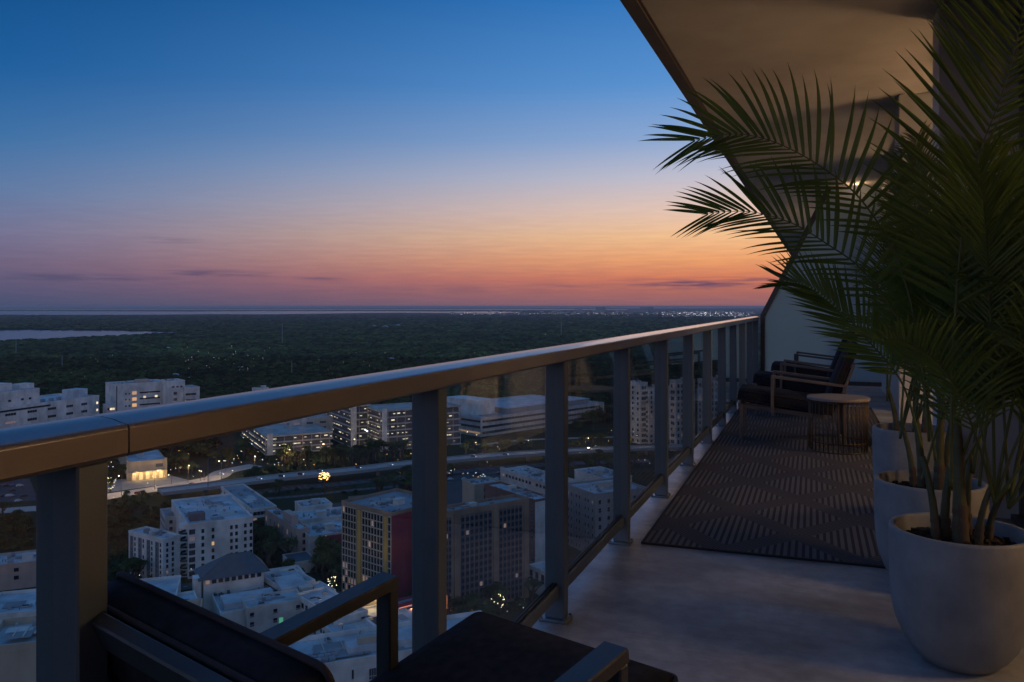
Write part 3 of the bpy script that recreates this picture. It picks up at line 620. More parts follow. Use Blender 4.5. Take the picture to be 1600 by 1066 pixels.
# hospital, far left
w = Wing(-130, 750, 655, xr=155, lv=50, ang=18)
r = building('hospital_block', 'long white hospital block with spaced short strip windows at the left edge', 'hospital', None, w.C)
add_wing(r, w, 'white', 'roofwhite', par=1.6); Mx = rel(r, w)
hs = 6.7
def ux(px):                     # distance along the face for a pixel column
    return solve_len(w.C, math.radians(18), px)
zt = w.h-0.9
for i in range(9):
    for (a, b_) in ((8,25),(43,57.5),(74.5,87.5),(103.5,114),(127,136)):
        x0 = ux(a); x1 = ux(b_); inst('window', winmesh(x1-x0, 2.2, 'w', 'litdim' if (i in (1,2) and a == 8) else 'win', 4), r, Mx @ Matrix.Translation((x0,-.002,zt-hs*(i+1))))
b = MB(); b.box((ux(-100),-.06,w.h-4.2),(ux(79),0,w.h-2.4), Mx); b.build('strip_window', M['win'], r)
b = MB(); b.box((ux(-100),3,w.h-2),(ux(66),24,w.h+12.6), Mx); b.build('upper_storey', M['white'], r)
b = MB(); b.box((ux(-100),3.2,w.h+12.6),(ux(65.8),23.8,w.h+12.9), Mx); b.build('upper_roof', M['roofwhite'], r)
for a in (17,37,49): inst('window', winmesh(2.6,1.7,'w','win'), r, Mx @ Matrix.Translation((ux(a),2.99,w.h+3.8)))
b = MB(); b.box((ux(-30),8,w.h+12.9),(ux(30),20,w.h+19), Mx, bev=.2); b.build('plant_room', M['white'], r)
b = MB(); b.box((ux(44),9,w.h+12.9),(ux(66),19,w.h+17), Mx, bev=.2); b.build('plant_room', M['white'], r)
b = MB(); b.box((ux(122),6,w.h-2),(ux(145),19,w.h+7.0), Mx, bev=.2); b.build('stair_tower', M['roofwhite'], r)
for k in range(6):
    b = MB(); b.box((ux(150.5),-.18,w.h-6-hs*k-2),(ux(153),-.0,w.h-6-hs*k), Mx); b.build('lit_stair_window', M['litw'], r)
for a, q in ((20,.4),(52,.8),(60,.3),(85,.5),(98,.4),(110,.7)): inst('rooftop_unit', ACM, r, Mx @ Matrix.Translation((ux(a), 14, w.h-1.5 if a > 70 else w.h+12.9)) @ Matrix.Scale(1.6,4))
# hospital group, second
w = Wing(181, 686, 600.5, xr=262, lv=30, ang=46)
r = building('hospital_block', 'white hospital wing with a column of glowing amber stair windows', 'hospital', None, w.C)
add_wing(r, w, 'white', 'roofwhite'); Mx = rel(r, w)
def ux(px): return solve_len(w.C, math.radians(46), px)
hs = 6.0
for i in range(7):
    z = w.h-11.5-hs*i
    b = MB(); b.box((ux(206.5),-.12,z),(ux(213.5),0,z+3.3), Mx); b.build('amber_window', M['lit'], r)
    for a in (195.5,201): inst('window', winmesh(1.4,1.6,'w','win'), r, Mx @ Matrix.Translation((ux(a),-.002,z+.6)))
    b = MB(); b.box((ux(218),-.08,z+.8),(ux(250),0,z+2.2), Mx); b.build('strip_window', M['win'], r)
b = MB(); b.box((ux(181.5),-.25,0),(ux(183),0,w.h-2), Mx); b.build('shadow_joint', M['darkgrey'], r)
b = MB(); b.box((ux(218),4,w.h-1),(ux(237),14,w.h+2.5), Mx); b.build('plant_room', M['pink'], r)
for a in (224,242): 
    b = MB(); b.box((ux(a),-.14,w.h-15.5),(ux(a+4),-.09,w.h-13.5), Mx); b.build('lit_window', M['litw'], r)
roofstuff(r, w, 6, hut=1)
w = Wing(262, 683, 595.5, xr=289, lv=24, ang=52)
r = building('hospital_tower', 'tall square white tower at the right end of the hospital wing', 'hospital', None, w.C)
add_wing(r, w, 'white', 'roofwhite'); hs = 6; add_windows(r, w, 'R', [w.lu*.34], [w.h-14-hs*i for i in range(6)], 3.2, 2.6, glassm='win'); add_windows(r, w, 'R', [w.lu*f for f in (.25,.5,.72)], [w.h-7], 2.2, 1.6); roofstuff(r, w, 2, hut=0)
w = Wing(289, 682, 605.5, xr=312, lv=24, ang=52)
r = building('hospital_block', 'white hospital end block with three dark strip windows right of the square tower', 'hospital', None, w.C)
add_wing(r, w, 'offwhite', 'roofwhite'); add_bands(r, w, 'R', [w.h-8-6*i for i in range(6)], 1.9, ends=(.6,w.lu*.25))
w = Wing(166, 700, 633, xr=181, lv=12, ang=50)
r = building('hospital_annexe', 'low annexe with bright lamps in the gap between the two hospital blocks', 'building', None, w.C)
add_wing(r, w, 'offwhite', 'roofwhite'); add_windows(r, w, 'R', lin_(1,w.lu-3,3), [w.h-5,w.h-10], 2, 2, litp=.6, litm='litw')
# block behind the handrail
w = Wing(398, 662, 607, xr=420, lv=10, ang=56)
r = building('office_block', 'small white rooftop just clearing the handrail', 'building', None, w.C); add_wing(r, w, 'white', 'roofwhite'); roofstuff(r, w, 2, hut=1)
w = Wing(452, 692, 655, xr=590, lv=60, ang=60)
r = building('hospital_block', 'long pale block with dark strip windows below the handrail', 'hospital', None, w.C)
add_wing(r, w, 'offwhite', 'roofwhite'); hs = 5; add_windows(r, w, 'R', lin_(4, w.lu-8, 7), [w.h-6-hs*i for i in range(4)], 6, 1.8, split=3, litp=.08, litm='litdim'); add_windows(r, w, 'L', lin_(3, w.lv-8, 4), [w.h-6-hs*i for i in range(4)], 6, 1.8, split=3, litp=.15)
# parking garages full of light
def garage(x0, yb, yt, xr, xl, ang, lab, floors, lp, grp='lit parking garages beside the highway', roof='roofwhite'):
    w = Wing(x0, yb, yt, xr=xr, xl=xl, ang=ang); r = building('parking_garage', lab, 'parking garage', grp, w.C)
    Mx = rel(r, w); hs = w.h/floors
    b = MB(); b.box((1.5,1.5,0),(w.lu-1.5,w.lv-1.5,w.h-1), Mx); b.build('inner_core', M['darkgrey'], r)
    for i in range(floors+1):
        b = MB(); z = hs*i
        b.box((0,0,z-.25),(w.lu,w.lv,z+.1) if i < floors else (w.lu,w.lv,z+.1), Mx)
        b.box((-.1,-.1,z+.1),(w.lu+.1,.2,z+1.15), Mx); b.box((-.1,.2,z+.1),(.2,w.lv,z+1.15), Mx); b.box((w.lu-.2,.2,z+.1),(w.lu+.1,w.lv,z+1.15), Mx); b.box((.2,w.lv-.2,z+.1),(w.lu-.2,w.lv,z+1.15), Mx)
        b.build('floor_deck', M['concrete'], r)
    b = MB(); b.box((w.lu*.02,-.6,0),(w.lu*.02+5,.0,w.h+3), Mx); b.build('stair_tower', M['white'], r)
    rg = random.Random(int(x0)); lm = MB(); lm.box((0,0,0),(2.6,.3,.7)); lm = lm.mesh('ceiling_tube', M['litw'])
    for i in range(floors):
        for F, l_ in ((Mx, w.lu), (Mx @ Matrix(((0,1,0,0),(-1,0,0,w.lv),(0,0,1,0),(0,0,0,1))), w.lv)):
            n_ = int(l_/5)
            for k in range(n_):
                if rg.random() < lp: inst('ceiling_tube', lm, r, F @ Matrix.Translation((l_*(k+rg.random()*.8)/n_*.96, rg.uniform(.6,1.1), hs*i+hs*.55)) @ Matrix.Scale(rg.uniform(.5,1.2),4))
        for F, l_ in ((Mx, w.lu),):
            b = MB()
            for k in range(int(l_/8)+1): b.box((min(k*8, l_-.6),.22,hs*i+.1),(min(k*8,l_-.6)+.5,.7,hs*(i+1)-.25), F)
            b.build('column_row', M['concrete'], r)
    return r, w
garage(594, 706, 644, 720, 566, 60, 'bright open parking garage of pale decks left of the second post', 6, .62)
garage(548, 700, 636, 580, 500, 60, 'lit parking garage with a blue roof farther left', 6, .6)
r, w = garage(415, 712, 684, 520, 376, 62, 'long low two-level deck building with a glowing upper floor', 3, .75)
# office block across the highway
w = Wing(752, 683, 653, xr=944, xl=640, ang=46)
r = building('office_building', 'wide low office building with white bands and three dark window strips across the highway', 'office building', None, w.C)
add_wing(r, w, 'offwhite', 'roofwhite', par=1.5); hs = 5.6
add_bands(r, w, 'R', [w.h-5.2-hs*i for i in range(3)], 2.2, ends=(1.5,8)); add_bands(r, w, 'L', [w.h-5.2-hs*i for i in range(2)], 2.2, ends=(3,1.5))
b = MB(); Mx = rel(r, w); FL = Mx @ Matrix(((0,1,0,0),(-1,0,0,w.lv),(0,0,1,0),(0,0,0,1)))
b.box((3,-.1,w.h-5.2-2*hs),(w.lv-1.5,0,w.h-3.4-2*hs), FL); b.build('lit_strip', M['lit'], r)
b = MB(); b.box((w.lv*.58,-.5,0),(w.lv*.61,-.1,w.h), FL); b.box((w.lv-.9,-.5,0),(w.lv+.5,-.1,w.h), FL); b.build('white_pier', M['white'], r)
b = MB(); b.box((w.lu*.07,w.lv*.18,w.h-1.4),(w.lu*.20,w.lv*.62,w.h+14), Mx, bev=.3); b.build('plant_tower', M['white'], r)
b = MB(); b.box((w.lu*.24,w.lv*.10,w.h-1.4),(w.lu*.93,w.lv*.5,w.h+4), Mx, bev=.3); b.build('set_back_storey', M['grey'], r)
b = MB(); b.box((w.lu*.235,w.lv*.09,w.h+4),(w.lu*.935,w.lv*.51,w.h+4.6), Mx); b.build('upper_roof', M['roofwhite'], r)
roofstuff(r, w, 5, hut=1)
# restaurant with glowing arches
w = Wing(202, 752, 722, xr=259, xl=170, ang=60)
r = building('restaurant', 'sand coloured restaurant with a row of glowing arches by the road', 'restaurant', None, w.C)
add_wing(r, w, 'sand', 'roofwhite'); Mx = rel(r, w)
for k in range(5):
    b = MB(); x = w.lu*(.08+.185*k); ww = w.lu*.10; pts = [(x,0),(x+ww,0)]+[(x+ww/2+ww/2*math.cos(math.radians(a)), 4.4+ww/2*math.sin(math.radians(a))*.8) for a in range(0,181,30)]
    b.add([Mx@Vector((p[0],-.06,p[1]+.3)) for p in pts], [tuple(range(len(pts)))]); b.build('lit_arch', M['lit'], r)
    b = MB(); b.box((x-.5,-.9,0),(x-.2,-.3,5.5), Mx); b.build('porch_post', M['sand'], r)
b = MB(); b.box((-.5,-3,6.4),(w.lu+.5,0,6.9), Mx); b.build('porch_roof', M['roofgrey'], r)
b = MB(); b.box((w.lu*.72,-.1,w.h-5.5),(w.lu*.92,0,w.h-3), Mx); b.build('sign_panel', M['darkgrey'], r)
b = MB(); b.box((-1.5,.5,0),(0,1.5,w.h+1), Mx); b.box((w.lu-1,-1.2,0),(w.lu+.8,.0,w.h+1), Mx); b.build('corner_tower', M['sand'], r)
for k in range(4):
    b = MB(); z = 2+4.0*k; b.box((-1.6,.6,z),(-1.5,1.4,z+2.4), Mx); b.build('lit_window', M['lit'], r)
roofstuff(r, w, 8, hut=1)
def lamp_light(name, loc, e, col, rad=.6, parent=None):
    l_ = bpy.data.lights.new(name, 'POINT'); l_.energy = e; l_.color = col; l_.shadow_soft_size = rad
    o = bpy.data.objects.new(name, l_); COL.objects.link(o); o.location = loc
    if parent: o.parent = parent
    return o
for k in range(3): lamp_light('porch_light', (rel(r,w) @ Vector((w.lu*(.2+.3*k), -3.5, 5.5))), 1700, (1,.58,.2), .8, r)
# hipped pavilion on the white podium
w = HW(318, 897, 20.5, 24, 13, 62)
r = building('roof_pavilion', 'slate hipped-roof pavilion with a row of clerestory openings on the white podium', 'pavilion', None, w.C)
w.h -= 0; Mx = rel(r, w); hw = w.h-2.2
b = MB(); b.box((0,0,0),(w.lu,w.lv,hw), Mx); b.build('wall', M['white'], r)
for k in range(9):
    x = w.lu*(.03+.107*k); inst('window', winmesh(w.lu*.07, 1.7, 'w', 'litdim' if k == 0 else 'win'), r, Mx @ Matrix.Translation((x,-.002,hw-2.3)))
o_ = 2.2; rh = 7.0; e0 = [(-o_,-o_),(w.lu+o_,-o_),(w.lu+o_,w.lv+o_),(-o_,w.lv+o_)]; rd = w.lv/2
vs = [(x,y,hw) for x,y in e0]+[(w.lu*.42,rd,hw+rh),(w.lu*.82,rd,hw+rh)]
b = MB(); b.add([Mx@Vector(v) for v in vs], [(0,1,5,4),(1,2,5),(2,3,4,5),(3,0,4),(3,2,1,0)]); b.build('roof', M['rooftile'], r)
for p_, q_ in ((vs[0],vs[4]),(vs[1],vs[5]),(vs[4],vs[5])):
    b = MB(); b.tube([Mx@Vector(p_), Mx@Vector(q_)], .16, 6); b.build('ridge_cap', M['rooftile'], r)
b = MB(); b.box((-3.6,1,0),(-.8,6,hw+.5), Mx); b.build('corner_tower', M['white'], r)
PC = w.pt
# big white podium: stepped flat roofs with parapets, plant and terraces
def block(x0, yt, h, lu, lv, ang, lab, wall='white', roof='roofwhite', units=4, hut=0, winR=None, winL=None, cat='building', grp=None, par=1.0, seed=0):
    w = HW(x0, yt, h, lu, lv, ang); r = building('flat_roofed_building', lab, cat, grp, w.C)
    add_wing(r, w, wall, roof, par=par)
    if winR: n_, rows, ww, wh = winR; add_windows(r, w, 'R', lin_(w.lu*.05, w.lu*.92-ww, n_), [w.h-wh-2.2-3.6*i for i in range(rows)], ww, wh)
    if winL: n_, rows, ww, wh = winL; add_windows(r, w, 'L', lin_(w.lv*.05, w.lv*.92-ww, n_), [w.h-wh-2.2-3.6*i for i in range(rows)], ww, wh)
    roofstuff(r, w, units, hut=hut, seed=seed); return r, w
r, w = block(345, 958, 12, 40, 45, 62, 'wide white podium roof around the pavilion', units=0)
Mx = rel(r, w); rg = random.Random(12); chm = MB(); chm.box((0,0,0),(1.1,1.1,.9), bev=.1); chm.box((0,.9,.9),(1.1,1.1,1.5)); chm = chm.mesh('roof_vent', M['darkgrey'])
for k in range(26): inst('roof_vent', chm, r, Mx @ Matrix.Translation((w.lu*(.05+.021*k) , w.lv*(.52-.008*k)+rg.uniform(-1.5,1.5), w.h-.94)) @ Matrix.Rotation(rg.random()*3,4,'Z') @ Matrix.Scale(rg.uniform(.6,1.0),4))
b = MB(); b.box((w.lu*.05,w.lv*.10,w.h-1),(w.lu*.55,w.lv*.35,w.h+1.6), Mx, bev=.1); b.build('raised_roof', M['roofwhite'], r)
b = MB(); b.box((w.lu*.62,w.lv*.2,w.h-1),(w.lu*.9,w.lv*.55,w.h+2.6), Mx, bev=.1); b.build('raised_roof', M['roofwhite'], r)
r, w = block(440, 918, 14, 15, 22, 50, 'white arcaded building with two rows of square openings right of the pavilion', units=1, winL=(8,3,2.0,2.2), winR=(4,2,1.8,2.0))
r, w = block(526, 966, 15, 13, 34, 50, 'white arcaded terrace wing nearer the chair arm', units=1, hut=0, winL=(9,3,1.9,2.0), winR=(2,2,1.8,2.0))
r, w = block(464, 936, 13, 17, 14, 50, 'pale blue-white pitched light well roof by the dark trees', units=1, hut=1)
r, w = block(545, 1014, 13, 40, 34, 58, 'white roof with a boxed skylight between the chair arm and its post', units=2, hut=1, winL=(10,2,1.8,1.9))
b = MB(); Mx = rel(r, w); b.box((w.lu*.35,w.lv*.3,w.h-1),(w.lu*.62,w.lv*.62,w.h+.9), Mx, bev=.1); b.build('skylight_kerb', M['roofwhite'], r)
b = MB(); b.box((w.lu*.38,w.lv*.34,w.h+.9),(w.lu*.59,w.lv*.58,w.h+1.0), Mx); b.build('skylight_glass', M['winblue'], r)
r, w = block(462, 1044, 17, 70, 24, 68, 'nearest white roof with two rows of rooftop units and small paned facade windows', units=0, par=1.6)
Mx = rel(r, w)
for j in range(3):
    for k in range(5): inst('rooftop_unit', ACM, r, Mx @ Matrix.Translation((w.lu*(.03+.032*k)+j*1.2, w.lv*(.16+.10*j), w.h-1.54)) @ Matrix.Scale(.9,4))
b = MB(); b.box((w.lu*.25,w.lv*.25,w.h-1.5),(w.lu*.6,w.lv*.6,w.h+1.2), Mx, bev=.1); b.build('raised_roof', M['roofwhite'], r)
b = MB(); b.box((w.lu*.3,w.lv*.3,w.h+1.2),(w.lu*.4,w.lv*.4,w.h+3.2), Mx, bev=.1); b.build('vent_housing', M['sand'], r)
add_windows(r, w, 'R', [w.lu*f for f in (.12,.33,.52,.72)], [w.h-7.5], 3.0, 3.4, split=4, litp=.0, glassm='winblue'); add_windows(r, w, 'R', [w.lu*f for f in (.25,.65)], [w.h-6.5], .6, 3.0)
r, w = block(386, 950, 14, 22, 13, 62, 'cream roof block with a green-lit doorway behind the chair back', wall='offwhite', units=0, winR=(3,2,1.5,1.7)); 
b = MB(); Mx = rel(r, w); b.box((w.lu*.55,-.1,w.h-9),(w.lu*.62,0,w.h-6), Mx); b.build('green_lit_door', emit('green_exit_glow', (.15,.8,.35), .35), r)
r, w = block(-30, 1012, 26, 62, 24, 72, 'large plain white roof at the lower left corner', wall='sand', units=6, par=2.5)
r, w = block(-30, 962, 17, 66, 26, 72, 'long white roof step below the rail at far left', wall='white', units=5, par=1.2)
r, w = block(-22, 885, 12, 34, 20, 66, 'pale house with two square windows at the left edge', wall='pink', units=4, winR=(4,2,2.0,1.8), hut=1)
r, w = block(212, 1002, 15, 24, 44, 62, 'white roof right of the nearest post behind the chair back', units=4, hut=1)
r, w = block(552, 944, 7, 16, 14, 50, 'low awning roofed shop under the ochre tower', wall='offwhite', units=2, winL=(3,1,2,2))
# market court and the restaurant glowing orange under the crimson wall
w = Wing(600, 1000, 925, xr=616, xl=566, ang=45); r = building('market_hall', 'small market court glowing yellow under the ochre tower', 'market', None, w.C)
add_wing(r, w, 'sand', 'roofgrey'); Mx = rel(r, w); FL = Mx @ Matrix(((0,1,0,0),(-1,0,0,w.lv),(0,0,1,0),(0,0,0,1)))
for k in range(4):
    b = MB(); b.box((w.lv*(.05+.24*k),-.08,w.h-5),(w.lv*(.2+.24*k),0,w.h-2), FL); b.build('lit_opening', M['lit'], r)
for k in range(2): lamp_light('market_light', FL @ Vector((w.lv*(.3+.5*k), -4, w.h-1)), 1500, (1,.62,.2), .6, r)
w = Wing(622, 1000, 944, xr=700, xl=612, ang=52); r = building('corner_cafe', 'corner cafe glowing orange under the crimson wall', 'cafe', None, w.C)
add_wing(r, w, 'crimson', 'roofgrey'); Mx = rel(r, w)
b = MB(); b.box((.5,-.1,w.h-7),(w.lu-.5,0,w.h-1.6), Mx); b.build('lit_front', emit('orange_cafe_glow', (1,.22,.05), 1.1), r)
lamp_light('cafe_light', Mx @ Vector((4,-4,w.h-2)), 1500, (1,.35,.12), .6, r)
# domes of light on brick courtyard right of the brown tower
b = MB()
w = Wing(852, 935, 893, xr=880, xl=826, ang=55); r = building('flat_roofed_building', 'little white pergola roof below the lit tree beside the brown tower', 'building', None, w.C)
add_wing(r, w, 'white', 'roofwhite'); add_windows(r, w, 'L', lin_(1, w.lv-3, 3), [w.h-6], 2.2, 4)
# ------------------------------------------------------------------ roads
ROADS = []
def road(name, lab, pix, width, z, mat, kind='structure', edge=None, parts=True):
    pts = [P(x, y, z) for x, y in pix]; vs = []; n_ = len(pts)
    fine = []
    for i in range(n_-1):
        for k in range(8):
            f = k/8; p0 = pts[max(i-1,0)]; p1 = pts[i]; p2 = pts[i+1]; p3 = pts[min(i+2,n_-1)]
            fine.append(.5*((2*p1)+(-p0+p2)*f+(2*p0-5*p1+4*p2-p3)*f*f+(-p0+3*p1-3*p2+p3)*f*f*f))
    fine.append(pts[-1]); pts = fine; n_ = len(pts)
    side = []
    for i in range(n_):
        t = (pts[min(i+1,n_-1)]-pts[max(i-1,0)]); t.z = 0; t.normalize(); side.append(Vector((-t.y, t.x, 0)))
    L_ = [p+s_*width/2 for p, s_ in zip(pts, side)]; R_ = [p-s_*width/2 for p, s_ in zip(pts, side)]
    ROADS.append(([(p.x,p.y) for p in pts], width/2+5))
    b = MB(); th = max(.0, z-.3) if z > 2 else 0
    b.add([(p.x,p.y,z) for p in L_]+[(p.x,p.y,z) for p in R_], [(n_+i, n_+i+1, i+1, i) for i in range(n_-1)])
    if z > 2:
        b.add([(p.x,p.y,z-1.3) for p in L_]+[(p.x,p.y,z-1.3) for p in R_], [(i, i+1, n_+i+1, n_+i) for i in range(n_-1)])
    o = b.build(name, mat); tag(o, kind='structure')
    if z > 2:
        for S, nm in ((L_, 'b'), (R_, 'b')):
            q = MB()
            for i in range(n_-1):
                a, c = S[i], S[i+1]; nrm = side[i]*(.3 if S is L_ else -.3)
                vs = [a, c, c+nrm, a+nrm]; q.add([(v.x,v.y,z-1.3) for v in vs]+[(v.x,v.y,z+.9) for v in vs], [(0,1,5,4),(1,2,6,5),(2,3,7,6),(3,0,4,7),(4,5,6,7),(3,2,1,0)])
            q.build('road_barrier', M['rail'], o)
        for i in range(4, n_-1, 8):
            p = pts[i]; q = MB(); q.box((p.x-1,p.y-1,0),(p.x+1,p.y+1,z-1.3)); q.build('road_pillar', M['rail'], o)
    for off in (-.17,.17) if width > 12 else (0,):
        q = MB()
        for i in range(0, n_-1):
            a = pts[i]+side[i]*width*off; c = pts[i]+(pts[i+1]-pts[i])*.5+side[i]*width*off; s_ = side[i]*.15
            q.add([(v.x,v.y,z+.03) for v in (a-s_, c-s_, c+s_, a+s_)], [(0,1,2,3)])
        q.build('lane_marking', M['paint'], o)
    return o
road('road', '', [(60,800),(168,776),(250,763),(330,748),(352,737),(400,727)], 17, .25, M['roadc'])
road('highway', '', [(250,768),(395,750.5),(460,743),(545,735),(640,724),(760,713),(900,704),(1100,696)], 16, 6.5, M['roadc'])
road('highway', '', [(300,790),(430,765),(520,757),(640,744),(780,731),(900,724),(1150,716)], 15, .3, M['asphalt'])
road('road', '', [(-150,812),(-20,800),(60,794),(150,786)], 15, .26, M['roadc'])
road('street', '', [(100,960),(200,935),(300,915),(420,897),(520,930),(560,960),(600,1010)], 9, .24, M['asphalt'])
road('street', '', [(690,1010),(780,985),(860,955),(940,925),(1060,890)], 10, .22, M['asphalt'])
road('service_road', '', [(640,700),(700,694),(760,694),(830,687),(1000,682)], 8, .28, M['roadc'])
road('railway', '', [(380,782),(470,775),(560,765),(660,757),(800,747)], 7, .21, M['asphalt'])
def lot(name, pix, mat, z=.12):
    pts = [P(x, y, 0) for x, y in pix]; FOOT.append([(p.x,p.y) for p in pts]); tag(sheet(name, pts, z, mat), kind='structure')
lot('car_park', [(-80,752),(46,748),(60,782),(-80,792)], M['asphalt']); lot('car_park', [(500,790),(640,770),(640,800),(540,806)], M['asphalt'], .13)
lot('pavement', [(150,772),(160,752),(262,742),(300,752)], M['sidewalk'], .14); lot('car_park', [(640,790),(700,745),(830,725),(850,750),(740,800)], M['asphalt'], .15)
# ------------------------------------------------------------------ street lamps and poles
def lampmesh(h, m, head):
    b = MB(); b.tube([(0,0,0),(0,0,h*.97),(0,0,h)], [.16,.09,.08], 6); b.tube([(0,0,h-.1),(.8,0,h+.35),(2.0,0,h+.45)], .06, 5); pole = b.mesh('pole', M['pole'])
    c = MB(); c.box((1.7,-.28,h+.3),(2.5,.28,h+.5), bev=.05); hd = c.mesh('lamp_head', M['pole'])
    d = MB(); d.lathe([(0,-.30),(.26,-.2),(.32,0),(0,.02)], 8, (2.1,0,h+.3)); gl = d.mesh('lamp_lens', M[head]); return pole, hd, gl
LMS = {k: lampmesh(h, None, m) for k, (h, m) in {'t': (13,'pole'), 'w': (11,'lamp'), 's': (6,'lamp'), 'o': (9,'lampo'), 'c': (10,'lampw')}.items()}
def street_lamp(px, py, kind, lab, grp, s=1.0, rz=None):
    p = P(px, py, 0); r = empty('street_lamp', p, random.random()*6.28 if rz is None else rz); r.scale = (s,s,s); tag(r, lab, 'street lamp', grp)
    a, h_, l_ = LMS[kind]; inst('pole', a, r); hd = inst('lamp_head', h_, r); inst('lamp_lens', l_, r)
    return r
for px, py in ((325,776),(268,757),(313,752),(319,751)): street_lamp(px, py, 's' if px != 325 else 't', 'slim street lamp by the road to the restaurant', 'street lamps by the restaurant road', 1.2 if px != 325 else 2.0)
for px, py in ((456,740),(470,744),(483,738),(548,733),(551,732)): street_lamp(px, py, 't', 'tall unlit pole between the highway and the garages', 'tall poles along the highway', 1.7)
for k in range(9):
    px = 190+k*52; sl_ = street_lamp(px, 779-(px-168)*.19+ (0 if px < 340 else 4), 'w', 'road lamp casting warm light on the road and highway', 'lamps lighting the road and highway', 1.2); lamp_light('lamp_glow', (2.1,0,9.8), 5500, (1,.66,.36), .4, sl_)
for k in range(5):
    px = 660+k*85; sl_ = street_lamp(px, 722-(px-640)*.05, 'w', 'road lamp on the highway seen through the glass panels', 'lamps lighting the highway behind the glass', 1.2); lamp_light('lamp_glow', (2.1,0,9.8), 5500, (1,.66,.36), .4, sl_)
for px, py, k in ((577,722,'c'),(583,724,'c')): street_lamp(px, py, k, 'very tall mast with white lamp head in front of the bright garage', 'tall masts in front of the bright garage', 2.6)
for px, py in ((727,694),(747,698)): street_lamp(px, py, 'w', 'glowing yellow street lamp in front of the office building', 'twin glowing lamps before the office building', 1.0)
for px, py in ((955,690),(988,692)): street_lamp(px, py, 'o', 'orange street lamp shining between the far posts', 'orange lamps seen through the third and fourth glass', 1.2)
for px, py, k in ((590,711,'w'),(908,722,'c'),(932,712,'c'),(1008,734,'c'),(1012,741,'c'),(760,738,'c'),(741,756,'c'),(366,746,'s'),(380,722,'w'),(353,738,'w'),(440,712,'w'),(176,720,'w'),(172,740,'w'),(306,700,'w'),(378,700,'w')): street_lamp(px, py, k, 'small glowing lamp among the trees and roads below', 'glowing lamps among the trees', .8)
# ------------------------------------------------------------------ trees
def crownmesh(name, seed, n_cards, cs, shape=(1,1,.8), lobes=9, mat='crown'):
    rg = np.random.RandomState(seed); b = MB()
    lb = []
    for i in range(lobes):
        a = rg.uniform(0, 2*math.pi); rr = rg.uniform(0,.62); z = rg.uniform(-.35,.5); lb.append((rr*math.cos(a)*shape[0], rr*math.sin(a)*shape[1], z*shape[2]+.0, rg.uniform(.30,.52)))
    lb.append((0,0,.1,.6))
    vs = []; fs = []
    for i in range(n_cards):
        l_ = lb[rg.randint(len(lb))]; d = rg.normal(size=3); d /= np.linalg.norm(d); d[2] = abs(d[2])*.9-.25 if rg.rand() < .8 else d[2]
        rad = l_[3]*(rg.uniform(.75,1.08)); c = np.array(l_[:3])+d*rad*np.array([1,1,.8])
        nrm = d+rg.normal(size=3)*.55; nrm /= np.linalg.norm(nrm); t = np.cross(nrm, rg.normal(size=3)); t /= np.linalg.norm(t); u = np.cross(nrm, t); s_ = cs*rg.uniform(.5,1.3)
        k = len(vs); vs += [c-t*s_, c+u*s_*.55, c+t*s_, c-u*s_*.55]; fs.append((0+k,1+k,2+k,3+k))
    b.add(vs, fs)
    return b.mesh(name, M[mat])
CROWNS = [crownmesh('crown', 100+i, 1300, .085, lobes=10+i) for i in range(5)]
tm = MB(); tm.tube([(0,0,0),(.1,0,.4),(0,.05,.8)], [.07,.055,.04], 7); 
for a in range(4): tm.tube([(0,0,.45),(.25*math.cos(a*1.6),.25*math.sin(a*1.6),.8)], [.035,.015], 5)
TRUNK = tm.mesh('trunk', M['bark'])
# palm: crown of arching feathery blades
def citypalm(seed):
    rg = random.Random(seed); b = MB()
    for k in range(20):
        a = rg.uniform(0,6.28); el = rg.uniform(-.3,1.1); L_ = rg.uniform(.8,1.1); pts = []
        for i in range(6):
            f = i/5; pts.append(Vector((math.cos(a)*math.cos(el)*L_*f, math.sin(a)*math.cos(el)*L_*f, math.sin(el)*L_*f-.75*f*f*L_*.8)))
        sd = Vector((-math.sin(a), math.cos(a), 0))
        for i in range(5):
            w0 = .16*math.sin(math.pi*(i/5*.9+.1)); w1 = .16*math.sin(math.pi*((i+1)/5*.9+.1)) if i < 4 else .01
            b.add([pts[i]-sd*w0-Vector((0,0,w0*.6)), pts[i], pts[i+1], pts[i+1]-sd*w1-Vector((0,0,w1*.6))], [(0,1,2,3)]); b.add([pts[i], pts[i]+sd*w0-Vector((0,0,w0*.6)), pts[i+1]+sd*w1-Vector((0,0,w1*.6)), pts[i+1]], [(0,1,2,3)])
    return b.mesh('crown', M['crown'])
PCROWN = [citypalm(1), citypalm(2)]
def clear(x, y, pad=0):
    for f in FOOT:
        if inpoly(x, y, f): return False
    for pts, w_ in ROADS:
        for p in pts:
            if (p[0]-x)**2+(p[1]-y)**2 < w_*w_: return False
    return True
NTREE = 0; LAST = [None]
def extremes(mine, lab):
    used = set()
    tests = (('leftmost', lambda m: m[1]), ('rightmost', lambda m: -m[1]), ('nearest', lambda m: m[2]), ('farthest', lambda m: -m[2]), ('tallest', lambda m: -m[3]), ('shortest', lambda m: m[3]), ('widest', lambda m: -m[4]), ('narrowest', lambda m: m[4]))
    for word, key in tests[:8 if len(mine) > 9 else 6]:
        c = min(mine, key=key)
        if c[0].name in used: continue
        used.add(c[0].name); c[0]['label'] = word+' '+lab if not lab.startswith('tall ') else word+' '+lab[5:]
